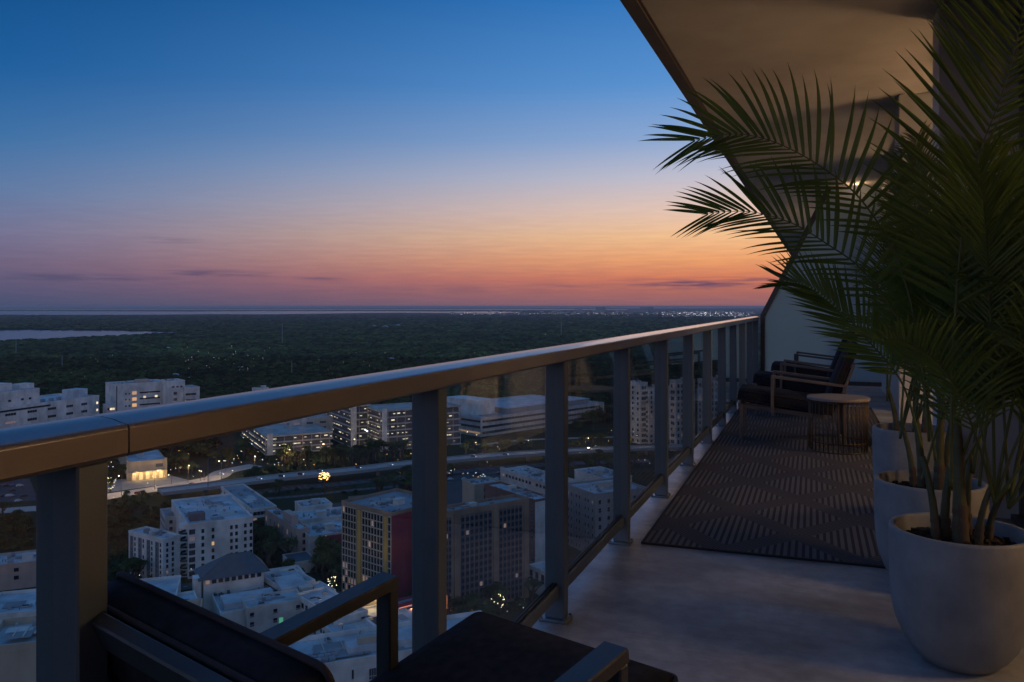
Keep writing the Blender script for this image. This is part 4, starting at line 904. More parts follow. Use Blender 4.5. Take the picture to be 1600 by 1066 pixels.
def tree(x, y, h, rad, lab, grp, ci=None, sz=1.0):
    global NTREE; NTREE += 1
    r = empty('leafy_tree', (x, y, 0), random.random()*6.28); LAST[0] = r; tag(r, lab, 'tree', grp)
    inst('trunk', TRUNK, r, Matrix.Diagonal((h, h, h*.85, 1)))
    inst('crown', CROWNS[random.randrange(5) if ci is None else ci], r, Matrix.Translation((0,0,h-rad*.72)) @ Matrix.Diagonal((rad*1.05, rad*.95, rad*.88*sz, 1)))
def grove(xr, yr, n, hr, lab, grp, rr=(3.8,6.2), force=False):
    k = 0; mine = []; tries = 0
    while k < n and tries < n*30:
        tries += 1; p = P(random.uniform(*xr), random.uniform(*yr), 0)
        if not force and not clear(p.x, p.y): continue
        h = random.uniform(*hr); q_ = random.uniform(*rr); tree(p.x, p.y, h, q_, lab, grp); k += 1
        dd_ = -p.x*SN+p.y*CS; mine.append((LAST[0], (p.x*CS+p.y*SN)/dd_, dd_, h, q_))
    extremes(mine, lab)
grove((395,560),(722,732), 22, (13,19), 'tall dark tree in the row between the highway and the parking garages', 'trees in front of the parking garages', (4.5,7))
grove((560,640),(712,730), 12, (14,20), 'dark tree in front of the brightest garage', 'trees before the brightest garage', (5,7.5))
grove((170,400),(772,850), 40, (4,9), 'low bushy tree on the verge below the restaurant road', 'scrubby trees below the restaurant road', (2.6,4.5))
grove((385,445),(748,778), 12, (8,14), 'tree in the clump right of the road bend', 'trees at the road bend', (4,6.5))
grove((590,645),(745,778), 10, (9,15), 'dark tree beside the highway left of the second post', 'trees left of the second post', (4.5,7))
grove((440,532),(880,930), 26, (10,15), 'dark leafy tree in the grove left of the ochre tower', 'trees left of the ochre tower', (4.5,6.5))
grove((262,385),(712,742), 20, (10,18), 'tree standing behind the road right of the restaurant', 'trees right of the restaurant', (5,7.5))
grove((168,200),(742,765), 4, (9,13), 'tree beside the glowing restaurant tower', 'trees left of the restaurant', (4,6))
grove((700,850),(700,712), 9, (9,13), 'round tree in the row in front of the office building', 'trees in front of the office building', (5,6.5))
grove((860,1000),(696,740), 18, (10,16), 'dark tree seen through the third glass panel', 'trees seen through the third glass panel', (5,7))
grove((690,850),(945,985), 14, (8,13), 'tree at the foot of the brown tower', 'trees at the foot of the brown tower', (4,5.5))
grove((640,745),(725,775), 12, (8,13), 'tree behind the brown tower near the car park', 'trees by the car park', (4,6.5))
grove((1000,1110),(715,775), 14, (8,14), 'dark tree in front of the white towers', 'trees in front of the white towers', (4.5,6.5))
grove((-20,55),(800,850), 8, (8,12), 'tree at the left edge below the road', 'trees at the left edge', (4,6))
grove((180,262),(880,940), 9, (8,12), 'tree beside the left wing of the white apartment block', 'trees by the white apartment block', (3.5,5.5))
grove((375,440),(830,890), 18, (10,14), 'dark tree between the white apartment block and the pink building', 'trees beside the pink building', (4,5.5))
grove((0,640),(655,690), 16, (13,18), 'tree of the wooded edge behind the hospital', 'trees behind the hospital', (5.5,8))
grove((700,1290),(640,680), 14, (12,18), 'tree of the wooded edge behind the office building', 'trees behind the office building', (5.5,8))
grove((200,345),(800,860), 12, (7,11), 'tree on the open ground behind the white apartment block', 'trees behind the white apartment block', (3.5,5))
# street palms, one wrapped in lights
for px, py, s_ in ((507,772,1.5),(640,960,1),(562,985,1),(590,978,1),(632,985,1),(212,905,1.1)):
    p = P(px, py, 0); r = empty('street_palm', p, random.random()*6); r.scale = (s_,s_,s_)
    lab = {507:'palm wrapped in golden lights beside the highway',640:'palm beside the orange cafe',562:'palm at the market court entrance',590:'palm next to the lit market',632:'palm in front of the cafe',212:'bright green palm left of the chair back'}[px]
    tag(r, lab, 'palm tree'); b = MB(); b.tube([(0,0,0),(.2,0,4),(.1,.1,8)], [.28,.2,.16], 7); b.build('trunk', M['bark'], r); inst('crown', PCROWN[px % 2], r, Matrix.Translation((.1,.1,8)) @ Matrix.Scale(3.2,4))
    if px == 507:
        b = MB(); rg = random.Random(3)
        for k in range(90):
            a = rg.uniform(0,6.28); q = rg.uniform(.2,2.6); z = 8.3+rg.uniform(-1.2,1.6)-q*.25; b.box((q*math.cos(a)-.12,q*math.sin(a)-.12,z),(q*math.cos(a)+.12,q*math.sin(a)+.12,z+.24))
        o = b.build('string_lights', M['lampo'], r)
# lit tree clumps: golden lights among leaves
for px, py, n_, sp, mat, lab in ((848,868,60,3.4,'lampo','tree full of golden lights beside the brown tower'),(730,968,26,3.0,'lampo','low tree with yellow lights at the foot of the brown tower'),(778,962,22,2.8,'lamp','second yellow lit tree at the foot of the brown tower'),(172,768,26,4,'lamp','tree speckled with yellow lights at the left end of the restaurant road'),(520,930,16,2.4,'lamp','tree with a white light beside the terrace roofs')):
    p = P(px, py, 0); h = 7; r = empty('lit_tree', p); tag(r, lab, 'tree'); inst('trunk', TRUNK, r, Matrix.Diagonal((h,h,h*.9,1))); inst('crown', CROWNS[px%5], r, Matrix.Translation((0,0,h-1)) @ Matrix.Scale(sp,4))
    rg = random.Random(px); b = MB()
    for k in range(n_):
        d = Vector((rg.gauss(0,1), rg.gauss(0,1), rg.gauss(0,.8))).normalized()*sp*1.02; q = Vector((0,0,h-1))+d; e = .065; b.box((q.x-e,q.y-e,q.z-e),(q.x+e,q.y+e,q.z+e))
    b.build('string_lights', M[mat], r)
# cars on the car parks and roads
cb = MB(); cb.prism([(-2.2,0),(2.2,0),(2.2,.55),(1.3,.75),(.7,1.35),(-1.2,1.35),(-1.9,.8),(-2.2,.75)], -.9, .9); cb.v = [(x, z, y+.3) for x, y, z in cb.v]; 
paints = [pm('car_paint', c, .35, .2, .05, 1, coat=.5) for c in ((.5,.5,.52),(.05,.05,.06),(.25,.03,.03),(.12,.16,.25),(.6,.6,.6))]
CB = [cb.mesh('body', p) for p in paints]; wl = MB(); wl.tube([(0,-.12,0),(0,.12,0)], .33, 10); WL = wl.mesh('wheel', M['gasket']); tl = MB(); tl.box((-.03,-.3,-.08),(.03,.3,.08)); TL = tl.mesh('tail_lamp', emit('tail_lamp_red', (1,.05,.03), 4)); HL = tl.mesh('headlamp', M['lampw'])
def car(px, py, z, rz, on, lab, grp):
    p = P(px, py, z); r = empty('parked_car' if not on else 'car', p, rz); tag(r, lab, 'car', grp); inst('body', CB[random.randrange(5)], r)
    for x in (-1.4,1.35):
        for y in (-.85,.85): inst('wheel', WL, r, Matrix.Translation((x,y,.33)))
    if on: inst('tail_lamp', TL, r, Matrix.Translation((-2.22,0,.85))); inst('headlamp', HL, r, Matrix.Translation((2.22,0,.75)))
for k in range(12): car(random.uniform(0,44), random.choice((760,768,776,784)), .15, 1.2, False, 'car parked on the lot at the left edge', 'cars on the left car park')
for k in range(16): car(random.uniform(695,830), random.choice((733,741,750,760)), .2, .9, False, 'car parked behind the brown tower', 'cars on the car park behind the brown tower')
for px, py in ((262,765),(300,758),(345,742),(215,772)): car(px, py, .3, 0.1, True, 'car with lamps on along the restaurant road', 'cars on the restaurant road')
for px, py in ((405,749),(440,745),(470,742),(500,737),(560,732),(610,727),(690,718),(740,714),(790,711),(920,703)): car(px, py, 6.6, -.1, True, 'car with lamps on along the raised highway', 'cars on the raised highway')
# ------------------------------------------------------------------ houses among the trees
hb = MB(); hb.box((-7,-5,0),(7,5,4.5)); HB = hb.mesh('wall', M['white']); hr = MB(); hr.add([(-7.6,-5.6,4.5),(7.6,-5.6,4.5),(7.6,5.6,4.5),(-7.6,5.6,4.5),(-3,0,7.6),(3,0,7.6)], [(0,1,5,4),(1,2,5),(2,3,4,5),(3,0,4),(3,2,1,0)]); HR = [hr.mesh('roof', M['roofgrey']), hr.mesh('roof', M['roofwhite'])]
hw_ = MB(); hw_.box((-5,-5.1,1.2),(-2,-5,3.2)); hw_.box((1,-5.1,1.2),(4,-5,3.2)); HW = [hw_.mesh('window', M['win']), hw_.mesh('window', M['litw']), hw_.mesh('window', M['lit'])]
HOUSES = []
def house(px, py, s_, wi, ri, lab, grp):
    p = P(px, py, 0); HOUSES.append((p.x,p.y,9*s_)); s_ *= .55; r = empty('house', p, TH+random.uniform(-.5,.5)); r.scale = (s_,s_,s_); tag(r, lab, 'house', grp); inst('wall', HB, r); inst('roof', HR[ri], r); inst('window', HW[wi], r)
for px, py, s_, wi in ((14,544,1.5,1),(58,541,1.4,1),(154,552,2,0),(172,565,1.6,1),(232,548,2.4,1),(262,548,2.6,1),(250,562,1.4,1),(166,583,1.7,0),(274,590,1.8,0),(300,566,1.5,2),(340,556,1.6,1),(372,560,2.0,1),(375,579,1.8,1),(332,553,1.2,1),(250,576,1.3,1),(160,594,1.5,0),(612,564,1.9,0),(605,563,1.5,1),(645,552,1.2,1),(693,553,1.2,1),(566,556,1.1,1),(543,553,1.1,1),(602,513,4,0),(585,512.5,3.5,1),(622,511,4,1),(752,516,2.5,1),(783,516,2.5,1),(798,545,1.2,1),(870,600,1.6,0),(735,603,1.4,0),(910,606,1.5,0),(430,556,1.1,2),(464,571,1.1,1),(424,552,1.1,2)):
    house(px, py, s_, wi, random.randrange(2), 'small house with %s showing among the dark treetops' % ('unlit windows' if wi == 0 else 'white lit windows' if wi == 1 else 'amber lit windows'), 'houses among the treetops, '+('unlit' if wi == 0 else 'white lit' if wi == 1 else 'amber lit'))
# thin masts over the forest
for px, y0, y1, lab in ((441,535,505,'pale thin mast standing tallest over the forest'),(877,522,502,'pale slanting mast over the dark forest on the right'),(25,552,532,'thin white mast above the treetops at far left'),(97,572,556,'short white mast above the hospital roofs'),(456,584,566,'thin pole near the handrail over the forest')):
    p = P(px, y0+8, 0); d = FPX*H/(y0+8-YH); h = H-(y1-YH)*d/FPX; b = MB(); b.tube([(0,0,0),(0,0,h*.5),(0,0,h)], [d*.0005,d*.0004,d*.0003], 6); b.tube([(0,0,h),(0,0,h+3)], .15, 4)
    tag(b.build('radio_mast', M['grey'], loc=p), lab, 'mast')
# ------------------------------------------------------------------ forest: one wooded mass of instanced crowns
FC = [crownmesh('forest_crown', 300+i, 420, .15, lobes=8, mat='forest') for i in range(3)]
blob = []
def blobmesh(seed):
    import bmesh
    from mathutils import noise
    bm = bmesh.new(); bmesh.ops.create_icosphere(bm, subdivisions=3, radius=1)
    for v in bm.verts:
        n_ = noise.noise(v.co*2.0+Vector((seed*3.1,0,0)))*.45+noise.noise(v.co*5+Vector((seed,0,0)))*.25; v.co *= 1+n_; v.co.z *= .75
    me = bpy.data.meshes.new('forest_clump'); bm.to_mesh(me); bm.free(); me.materials.append(M['forest']); return me
BC = [blobmesh(i) for i in range(3)]
fcoll = bpy.data.collections.new('forest_kinds')
for i, me in enumerate(FC+BC):
    o = bpy.data.objects.new('crown_kind', me); fcoll.objects.link(o)
pts = []; scl = []; kid = []
rg = np.random.RandomState(5)
wat = WATER
FOOTA = FOOT
d = 700.0
while d < 9500:
    dr = max(10.5, d*d*1.15/(FPX*H)); lat = max(10.5, d*.0042)
    x = -.78*d
    while x < .52*d:
        rr = x+rg.uniform(-.5,.5)*lat; dd = d+rg.uniform(-.5,.5)*dr; q = world(rr, dd, 0); x += lat
        py = YH+FPX*H/dd
        if dd < 1150 and not clear(q.x, q.y): continue
        if dd < 900 and rr/dd > -.36 and rr/dd < .22: continue
        if any(inpoly(q.x, q.y, w_) for w_ in wat): continue
        if any((q.x-hx)**2+(q.y-hy)**2 < hr_*hr_ or ((q.x-hx)**2+(q.y-hy)**2 < (hr_*3)**2 and dd < math.hypot(hx,hy) and abs(q.x/q.y-hx/hy) < hr_/math.hypot(hx,hy)) for hx, hy, hr_ in HOUSES): continue
        near = dd < 1900
        s_ = (rg.uniform(6.0,11.0) if dd < 2200 else rg.uniform(6.5,11.5))*max(1, lat/9.5)**.8
        zs = min(1.0, 1.25/(s_/6.0))
        pts.append((q.x, q.y, rg.uniform(5.5,9.5))); scl.append((s_, s_, s_*zs*rg.uniform(.75,1.2))); kid.append(rg.randint(3) if near else 3+rg.randint(3))
    d += dr
# far shores and islands beyond the bay
for (yy, a, b_) in ((493.5,-200,1150),(492.4,830,1300),(485.3,-100,860),(487.6,700,900),(481.9,-100,1300),(480.3,-200,1400)):
    n_ = 420
    for k in range(n_):
        px = a+(b_-a)*(k+rg.rand())/n_; dd = FPX*H/(yy+rg.uniform(-.25,.25)-YH); q = world((px-XC)/FPX*dd, dd, 0)
        if any(inpoly(q.x, q.y, w_) for w_ in wat): continue
        s_ = dd*.0032; pts.append((q.x,q.y,2)); scl.append((s_, s_, min(16, dd*.0012)*rg.uniform(.7,1.3))); kid.append(3+rg.randint(3))
me = bpy.data.meshes.new('forest'); me.from_pydata(pts, [], [])
at = me.attributes.new('scl', 'FLOAT_VECTOR', 'POINT'); at.data.foreach_set('vector', np.array(scl, dtype=np.float32).ravel())
at = me.attributes.new('kid', 'INT', 'POINT'); at.data.foreach_set('value', np.array(kid, dtype=np.int32))
at = me.attributes.new('rz', 'FLOAT', 'POINT'); at.data.foreach_set('value', rg.uniform(0,6.28,len(pts)).astype(np.float32))
def undergrowth():
    P_, S_, K_ = [], [], []
    for (xa, xb, ya, yb_, n_) in ((150,420,772,880,700),(-20,50,796,860,120),(380,645,700,775,420),(640,1120,690,800,700),(640,900,940,1000,200),(165,300,880,950,120),(380,540,830,940,260),(-20,50,700,760,60)):
        for k_ in range(n_):
            p_ = P(random.uniform(xa,xb), random.uniform(ya,yb_), 0)
            if not clear(p_.x, p_.y): continue
            s__ = random.uniform(1.0,3.2); P_.append((p_.x,p_.y,s__*.55)); S_.append((s__,s__,s__*random.uniform(.6,1.0))); K_.append(random.randrange(3))
    return P_, S_, K_
UG = undergrowth()
fo = bpy.data.objects.new('forest', me); COL.objects.link(fo); tag(fo, 'dark wooded plain stretching from the city to the bay', 'forest', kind='stuff')
gn = bpy.data.node_groups.new('scatter', 'GeometryNodeTree'); gn.interface.new_socket('Geometry', in_out='INPUT', socket_type='NodeSocketGeometry'); gn.interface.new_socket('Geometry', in_out='OUTPUT', socket_type='NodeSocketGeometry')
gi = gn.nodes.new('NodeGroupInput'); go = gn.nodes.new('NodeGroupOutput'); ip = gn.nodes.new('GeometryNodeInstanceOnPoints'); ci = gn.nodes.new('GeometryNodeCollectionInfo')
ci.inputs[0].default_value = fcoll; ci.inputs[1].default_value = True; ci.inputs[2].default_value = True
def na(nm, ty):
    n_ = gn.nodes.new('GeometryNodeInputNamedAttribute'); n_.data_type = ty; n_.inputs[0].default_value = nm; return n_.outputs[0]
cx = gn.nodes.new('ShaderNodeCombineXYZ'); gn.links.new(na('rz','FLOAT'), cx.inputs[2])
gn.links.new(gi.outputs[0], ip.inputs['Points']); gn.links.new(ci.outputs[0], ip.inputs['Instance']); ip.inputs['Pick Instance'].default_value = True
gn.links.new(na('kid','INT'), ip.inputs['Instance Index']); gn.links.new(cx.outputs[0], ip.inputs['Rotation']); gn.links.new(na('scl','FLOAT_VECTOR'), ip.inputs['Scale']); gn.links.new(ip.outputs[0], go.inputs[0])
md = fo.modifiers.new('scatter', 'NODES'); md.node_group = gn
me2 = bpy.data.meshes.new('undergrowth'); me2.from_pydata(UG[0], [], [])
at = me2.attributes.new('scl', 'FLOAT_VECTOR', 'POINT'); at.data.foreach_set('vector', np.array(UG[1], dtype=np.float32).ravel())
at = me2.attributes.new('kid', 'INT', 'POINT'); at.data.foreach_set('value', np.array(UG[2], dtype=np.int32))
at = me2.attributes.new('rz', 'FLOAT', 'POINT'); at.data.foreach_set('value', rg.uniform(0,6.28,len(UG[0])).astype(np.float32))
uo = bpy.data.objects.new('undergrowth', me2); COL.objects.link(uo); tag(uo, 'low shrubs and scrub covering the open ground between the buildings', 'shrubs', kind='stuff'); uo.modifiers.new('scatter', 'NODES').node_group = gn
print('forest points', len(pts), 'trees', NTREE)
hz = MB(); hz.box((-48000,-3000,-1),(40000,88000,H+3.9)); hzo = hz.build('haze', bpy.data.materials.new('haze_air')); tag(hzo, 'thin evening haze over the plain', 'haze', kind='stuff')
hm = hzo.data.materials[0]; hm.use_nodes = True
for x_ in list(hm.node_tree.nodes): hm.node_tree.nodes.remove(x_)
ho = hm.node_tree.nodes.new('ShaderNodeOutputMaterial'); hv = hm.node_tree.nodes.new('ShaderNodeVolumePrincipled'); hv.inputs['Color'].default_value = (.92,.86,.86,1); hv.inputs['Density'].default_value = 3.3e-5; hv.inputs['Anisotropy'].default_value = .2
hm.node_tree.links.new(hv.outputs[0], ho.inputs['Volume'])
# far town: many tiny blocks and lights near the horizon (too many and too small to count)
b = MB(); rg = random.Random(9)
def tinybox(px, py, w_, h_, mi):
    p = P(px, py, 0); dd = FPX*H/(py-YH); a = w_*dd/FPX/2; b.box((p.x-a, p.y-a, 0),(p.x+a, p.y+a, h_*dd/FPX), None, mi)
for k in range(230):
    px = rg.choice((rg.uniform(1040,1175), rg.uniform(820,1180), rg.uniform(700,1180))); py = rg.uniform(487.5,497) if px > 1040 else rg.uniform(487,493.5); tinybox(px, py, rg.uniform(2,6), rg.uniform(.9,2.4), rg.choice((0,0,0,1,1)))
for px, wd, hh in ((938,12,8),(1010,18,8),(905,10,4),(1000,30,5),(1065,14,4.5),(1120,18,4)): tinybox(px, 487.8, wd, hh, 1)
o = b.build('far_town', [M['offwhite'], M['grey']]); tag(o, 'faint far town of low blocks along the horizon', 'town', kind='stuff')
b = MB()
def dot(px, py, s_, mi, z=None):
    dd = FPX*H/(py-YH); zz_ = z if z is not None else 14.0; q = world((px-XC)/FPX*dd, dd, zz_); a = s_*dd/FPX/2; b.add([q+Vector((a,0,0)), q+Vector((0,a,0)), q+Vector((-a,0,0)), q+Vector((0,-a,0)), q+Vector((0,0,a)), q+Vector((0,0,-a))], [(0,1,4),(1,2,4),(2,3,4),(3,0,4),(1,0,5),(2,1,5),(3,2,5),(0,3,5)], mi)
for k in range(210):
    px = rg.gauss(1110,38); py = rg.gauss(490.5,2.6)
    if px < 1180 and 487.5 < py < 497: dot(px, py+1, rg.uniform(.5,1.25), rg.choice((0,0,0,1)))
for k in range(120):
    px = rg.uniform(700,1060); py = rg.gauss(490.6,1.2)
    if py > 488: dot(px, py+1, rg.uniform(.4,.95), rg.choice((0,1,1)))
for k in range(14): dot(rg.uniform(60,700), rg.uniform(487.5,489.5), rg.uniform(.3,.5), 0)
for k in range(80): dot(rg.uniform(0,1150), 498+rg.random()**.6*110, rg.uniform(.3,.65), rg.choice((0,1,1)))
for k in range(40): dot(rg.uniform(280,430), rg.uniform(548,592), rg.uniform(.3,.75), rg.choice((0,1)))
o = b.build('distant_lights', [emit('far_white_light', (.95,.95,1), 2.2), emit('far_amber_light', (1,.72,.40), 1.6)]); tag(o, 'countless distant lamps of the far town and suburbs', 'lights', kind='stuff')
# lights around the restaurant, garages and market
b = MB()
for (xa, xb, ya, yb_, n_, s_) in ((205,262,739,750,20,1.1),(265,300,712,742,18,1.0),(345,380,715,730,10,1.2),(375,400,672,700,16,1.2),(430,520,678,690,20,1.0),(560,602,905,948,46,1.1),(604,645,962,985,20,1.0),(700,850,955,975,22,.8),(165,190,720,765,12,1.1),(700,740,740,752,8,1.0),(745,760,750,758,5,1.1),(400,640,705,745,26,.9),(200,330,870,930,8,.9),(640,860,700,760,16,.9),(880,1000,690,780,12,1.0),(160,400,745,800,14,.9)):
    for k in range(n_): dot(rg.uniform(xa,xb), rg.uniform(ya,yb_), rg.uniform(.6,1)*s_, rg.choice((0,0,1)), z=rg.uniform(2,6))
o = b.build('scattered_lights', [M['lampo'], M['lampw']]); tag(o, 'many small garden and street lights in the city below', 'lights', kind='stuff')
# ------------------------------------------------------------------ BALCONY
XI = -.9426       # inner face of the railing posts
XE = -1.10        # slab edge
XW = 1.022        # glazed wall
b = MB(); b.box((XE,-3,ZD-.28),(7.0,34,ZD)); tag(b.build('balcony_floor', M['deck']), kind='structure')
b = MB(); b.box((XE+.085,-3,ZD+3.02),(7.0,60,ZD+3.30)); tag(b.build('balcony_ceiling', M['stucco']), kind='structure')
b = MB(); b.box((XE-.012,-3,ZD+3.005),(XE+.083,60,ZD+3.32), bev=.004); b.box((XE+.083,-3,ZD+3.012),(XE+.10,60,ZD+3.0195)); tag(b.build('ceiling_drip_edge', M['edge']), kind='structure')
# railing
rl = empty('balcony_railing', B(XI, 0, 0)); tag(rl, 'painted metal balcony railing with a rounded handrail, square posts and tinted glass', 'railing')
T0, TS = .825, 1.109
def RL(x, t, z): return (x, t, z)       # local to the railing: x from the inner face towards the city is negative
prof = [(0.006,-.0),(0.008,-.006),(.008,-.040),(.004,-.0455),(-.112,-.0455),(-.116,-.040),(-.116,-.012),(-.108,-.001),(-.092,.006),(-.07,.0095),(-.045,.0095),(-.022,.0065),(-.006,.002)]
def rail_seg(t0, t1):
    bb = MB(); n_ = len(prof); sg = [t0, t1]
    vs = [(x, t, z+1.060) for t in sg for x, z in prof]
    fs = [(i, i+n_, (i+1)%n_+n_, (i+1)%n_) for i in range(n_)]
    bb.add(vs, fs, 0, False); bb.add([vs[i] for i in range(n_)], [tuple(range(n_))]); bb.add([vs[n_+i] for i in range(n_)], [tuple(range(n_-1,-1,-1))])
    for k in range(len(bb.sm)): bb.sm[k] = (prof[k][1] > -.03 and k not in (1,5)) if k < n_ else False
    return bb.build('handrail', M['cap'], rl)
def t_at(px, X):       # where the line X=const crosses pixel column px
    k = (px-XC)/FPX; return X*(CS+k*SN)/(k*CS-SN)*-1 if False else (k*(-X*SN) - X*CS)/(SN-k*CS)
tj = t_at(195, XI)
TEND = T0+TS*11+.12
for a, c in ((-1.6, tj-.0015), (tj+.0015, tj+6.1), (tj+6.103, TEND)): rail_seg(a, c)
def post(t):
    p = MB(); p.box((-.080,t,0.012),(0,t+.052,1.0135), bev=.003); o = p.build('post', M['alu'], rl)
    q = MB(); q.box((-.10,t-.02,0),(.012,t+.072,.0115), bev=.003); q.build('base_plate', M['alu'], o)
    for dx, dy in ((-.09,-.01),(.004,-.01),(-.09,.062),(.004,.062)):
        s_ = MB(); s_.lathe([(0,.019),(.005,.018),(.006,.011),(0,.011)], 6, (dx,t+dy,0)); s_.build('bolt', M['alu'], o)
for k in range(-2, 12):
    t = T0+TS*k; post(t)
    if k < 11:
        a, c = t+.0535, t+TS-.0015
        g_ = MB(); g_.box((-.046,a+.004,.145),(-.038,c-.004,1.0135)); g_.build('glass_panel', M['railglass'], rl)
        q = MB(); q.box((-.060,a,.095),(-.022,c,.143), bev=.003); o = q.build('bottom_rail', M['alu'], rl)
        s_ = MB(); s_.box((-.051,a,.1432),(-.0465,c,.152)); s_.box((-.0375,a,.1432),(-.033,c,.152)); s_.build('glazing_bead', M['gasket'], o)
# privacy screen at the far end
t1 = T0+TS*11+.22
sc_ = empty('privacy_screen', B(XI, t1, 0)); tag(sc_, 'frosted privacy screen with a slanting dark frame at the far end of the balcony', 'screen')
def scr(px, py):  # point of the screen plane in local coords
    k = (px-XC)/FPX; X = -(t1*(k*CS-SN))/( -(CS+k*SN) ) if False else t1*(SN-k*CS)/(-(k*SN)-CS)
    X = -X if False else X
    d_ = -X*SN+t1*CS; return X-XI, ZD*0+(H-(py-YH)*d_/FPX)-ZD
x0_ = scr(1192, 490)[0]; z0_ = scr(1192, 492)[1]; x1_, z1_ = scr(1240, 400)
sl = (z1_-z0_)/(x1_-x0_); zt_ = 3.02; xt_ = x0_+(zt_-z0_)/sl
g_ = MB(); poly = [(x0_+.03,.10),(3.0,.10),(3.0,zt_-.002),(xt_+.03,zt_-.002),(x0_+.03,z0_)]
g_.prism([(p[0],p[1]) for p in poly], -.006, .006); g_.v = [(x, y_, z) for x, z, y_ in g_.v]; g_.build('frosted_panel', M['frost'], sc_)
fr = MB(); fr.box((x0_-.035,-.03,0),(x0_+.03,.03,z0_)); fr.build('frame_post', M['alu_dark'], sc_)
fr = MB(); th_ = .065
fr.add([(x0_-.035,-.03,z0_),(x0_+.035,-.03,z0_-.02),(xt_+.045,-.03,zt_-.003),(xt_-.04,-.03,zt_-.003),(x0_-.035,.03,z0_),(x0_+.035,.03,z0_-.02),(xt_+.045,.03,zt_-.003),(xt_-.04,.03,zt_-.003)], [(0,1,2,3),(7,6,5,4),(0,4,5,1),(1,5,6,2),(2,6,7,3),(3,7,4,0)]); fr.build('slanting_frame', M['alu_dark'], sc_)
fr = MB(); fr.box((x0_+.03,-.025,.04),(3.0,.025,.10)); fr.build('bottom_frame', M['alu_dark'], sc_)
fr = MB(); fr.box((-.10,-.16,.25),(-.03,-.06,.40), bev=.01); fr.box((-.10,-.16,.62),(-.03,-.06,.80), bev=.01); fr.build('clamp', M['gasket'], sc_)
# walls
TC = 5.43
wl_ = empty('apartment_wall', B(XW, TC, 0)); tag(wl_, 'pale apartment wall with a projecting column between glazed doors on the right', 'wall')
def wbox(name, lo, hi, mat, bev=0):
    q = MB(); q.box((lo[0]-XW, lo[1]-TC, lo[2]), (hi[0]-XW, hi[1]-TC, hi[2]), bev=bev); return q.build(name, M[mat], wl_)
wbox('column', (.633,TC,.002),(1.50,TC+.30,3.018), 'column', .004)
wbox('column', (.59,7.65,.002),(1.50,8.10,3.018), 'column', .004)
wbox('wall_panel', (.80,8.10,.002),(.99,8.60,3.018), 'column'); wbox('wall_panel', (.79,10.55,.002),(.99,13.0,3.018), 'column', .003); wbox('wall_panel', (.79,13.0,.002),(.99,14.6,3.018), 'column'); wbox('wall_panel', (.79,19.0,.002),(.99,34,3.018), 'column')
# sliding doors: dark frames and clear glass
def doorset(t0, t1, n_, nm):
    q = empty(nm, B(XW, t0, 0)); 
    def db(name, lo, hi, mat, bev=.002):
        w_ = MB(); w_.box(lo, hi, bev=bev); return w_.build(name, M[mat], q)
    W_ = t1-t0; db('threshold', (-.02,0,.002),(.12,W_,.035), 'alu_dark'); db('head_frame', (0,0,2.86),(.12,W_,2.92), 'alu_dark'); db('lintel', (.01,0,2.922),(.20,W_,3.018), 'column')
    for k in range(n_+1):
        y_ = min(max(W_*k/n_-.025, 0), W_-.05); db('door_stile', (.02+.05*(k%2),y_,.0352),(.06+.05*(k%2),y_+.05,2.859), 'alu_dark')
    for k in range(n_):
        a = W_*k/n_+.03; c = W_*(k+1)/n_-.03; xx = .035+.05*(k%2)
        db('glass_pane', (xx,a,.09),(xx+.01,c,2.80), 'doorglass', 0); db('rail_bar', (xx-.015,a,.0355),(xx+.025,c,.088), 'alu_dark'); db('rail_bar', (xx-.015,a,2.802),(xx+.025,c,2.858), 'alu_dark')
    return q
d1 = doorset(-1.2, TC-.002, 4, 'sliding_door'); tag(d1, 'near glazed sliding door with black frame at the right edge', 'door')
d2 = doorset(TC+.302, 7.648, 2, 'sliding_door'); tag(d2, 'glazed sliding door in the recess behind the column', 'door')
def doorset_at(X, t0, t1, n_, nm):
    q = doorset(t0, t1, n_, nm); q.location.x = X; return q
d3 = doorset_at(.80, 8.602, 10.548, 2, 'sliding_door'); tag(d3, 'glazed door behind the far lounge chairs', 'door')
d4 = doorset_at(.79, 14.602, 18.998, 3, 'sliding_door'); tag(d4, 'neighbouring glazed door beyond the frosted screen', 'door')
# rooms behind the glass, with their lamps
b = MB(); b.box((XW+.13,-3,ZD+.001),(7.0,9.0,ZD+.02)); b.box((1.0,9.0,ZD+.001),(7.0,30.0,ZD+.02)); tag(b.build('room_floor', M['ifloor']), kind='structure')
b = MB(); b.box((5.5,-3,ZD+.02),(5.7,9.0,ZD+3.0)); b.box((1.52,8.12,ZD+.02),(5.5,8.3,ZD+3.0)); b.box((3.6,8.3,ZD+.02),(3.8,30,ZD+3.0)); b.box((1.0,12.4,ZD+.02),(3.6,12.6,ZD+3.0)); b.box((1.0,22,ZD+.02),(3.6,22.2,ZD+3.0)); b.box((1.3,-3,ZD+.02),(5.5,-2.8,ZD+3.0)); tag(b.build('room_wall', M['interior']), kind='structure')
def curtain(t0, t1, X, lab):
    q = MB(); vs = []; n_ = int((t1-t0)/.02); 
    for i in range(n_+1):
        t = t0+(t1-t0)*i/n_; xx = X+.035*math.sin(i*.62)+.012*math.sin(i*1.9)
        vs += [(xx,t,ZD+.03),(xx+.01*math.sin(i*.3),t,ZD+2.84)]
    q.add(vs, [(2*i,2*i+2,2*i+3,2*i+1) for i in range(n_)], 0, True); o = q.build('curtain', M['curtain']); tag(o, lab, 'curtain'); so = o.modifiers.new('s','SOLIDIFY'); so.thickness = .004
curtain(4.55, 5.40, XW+.19, 'beige curtain gathered behind the near sliding door')
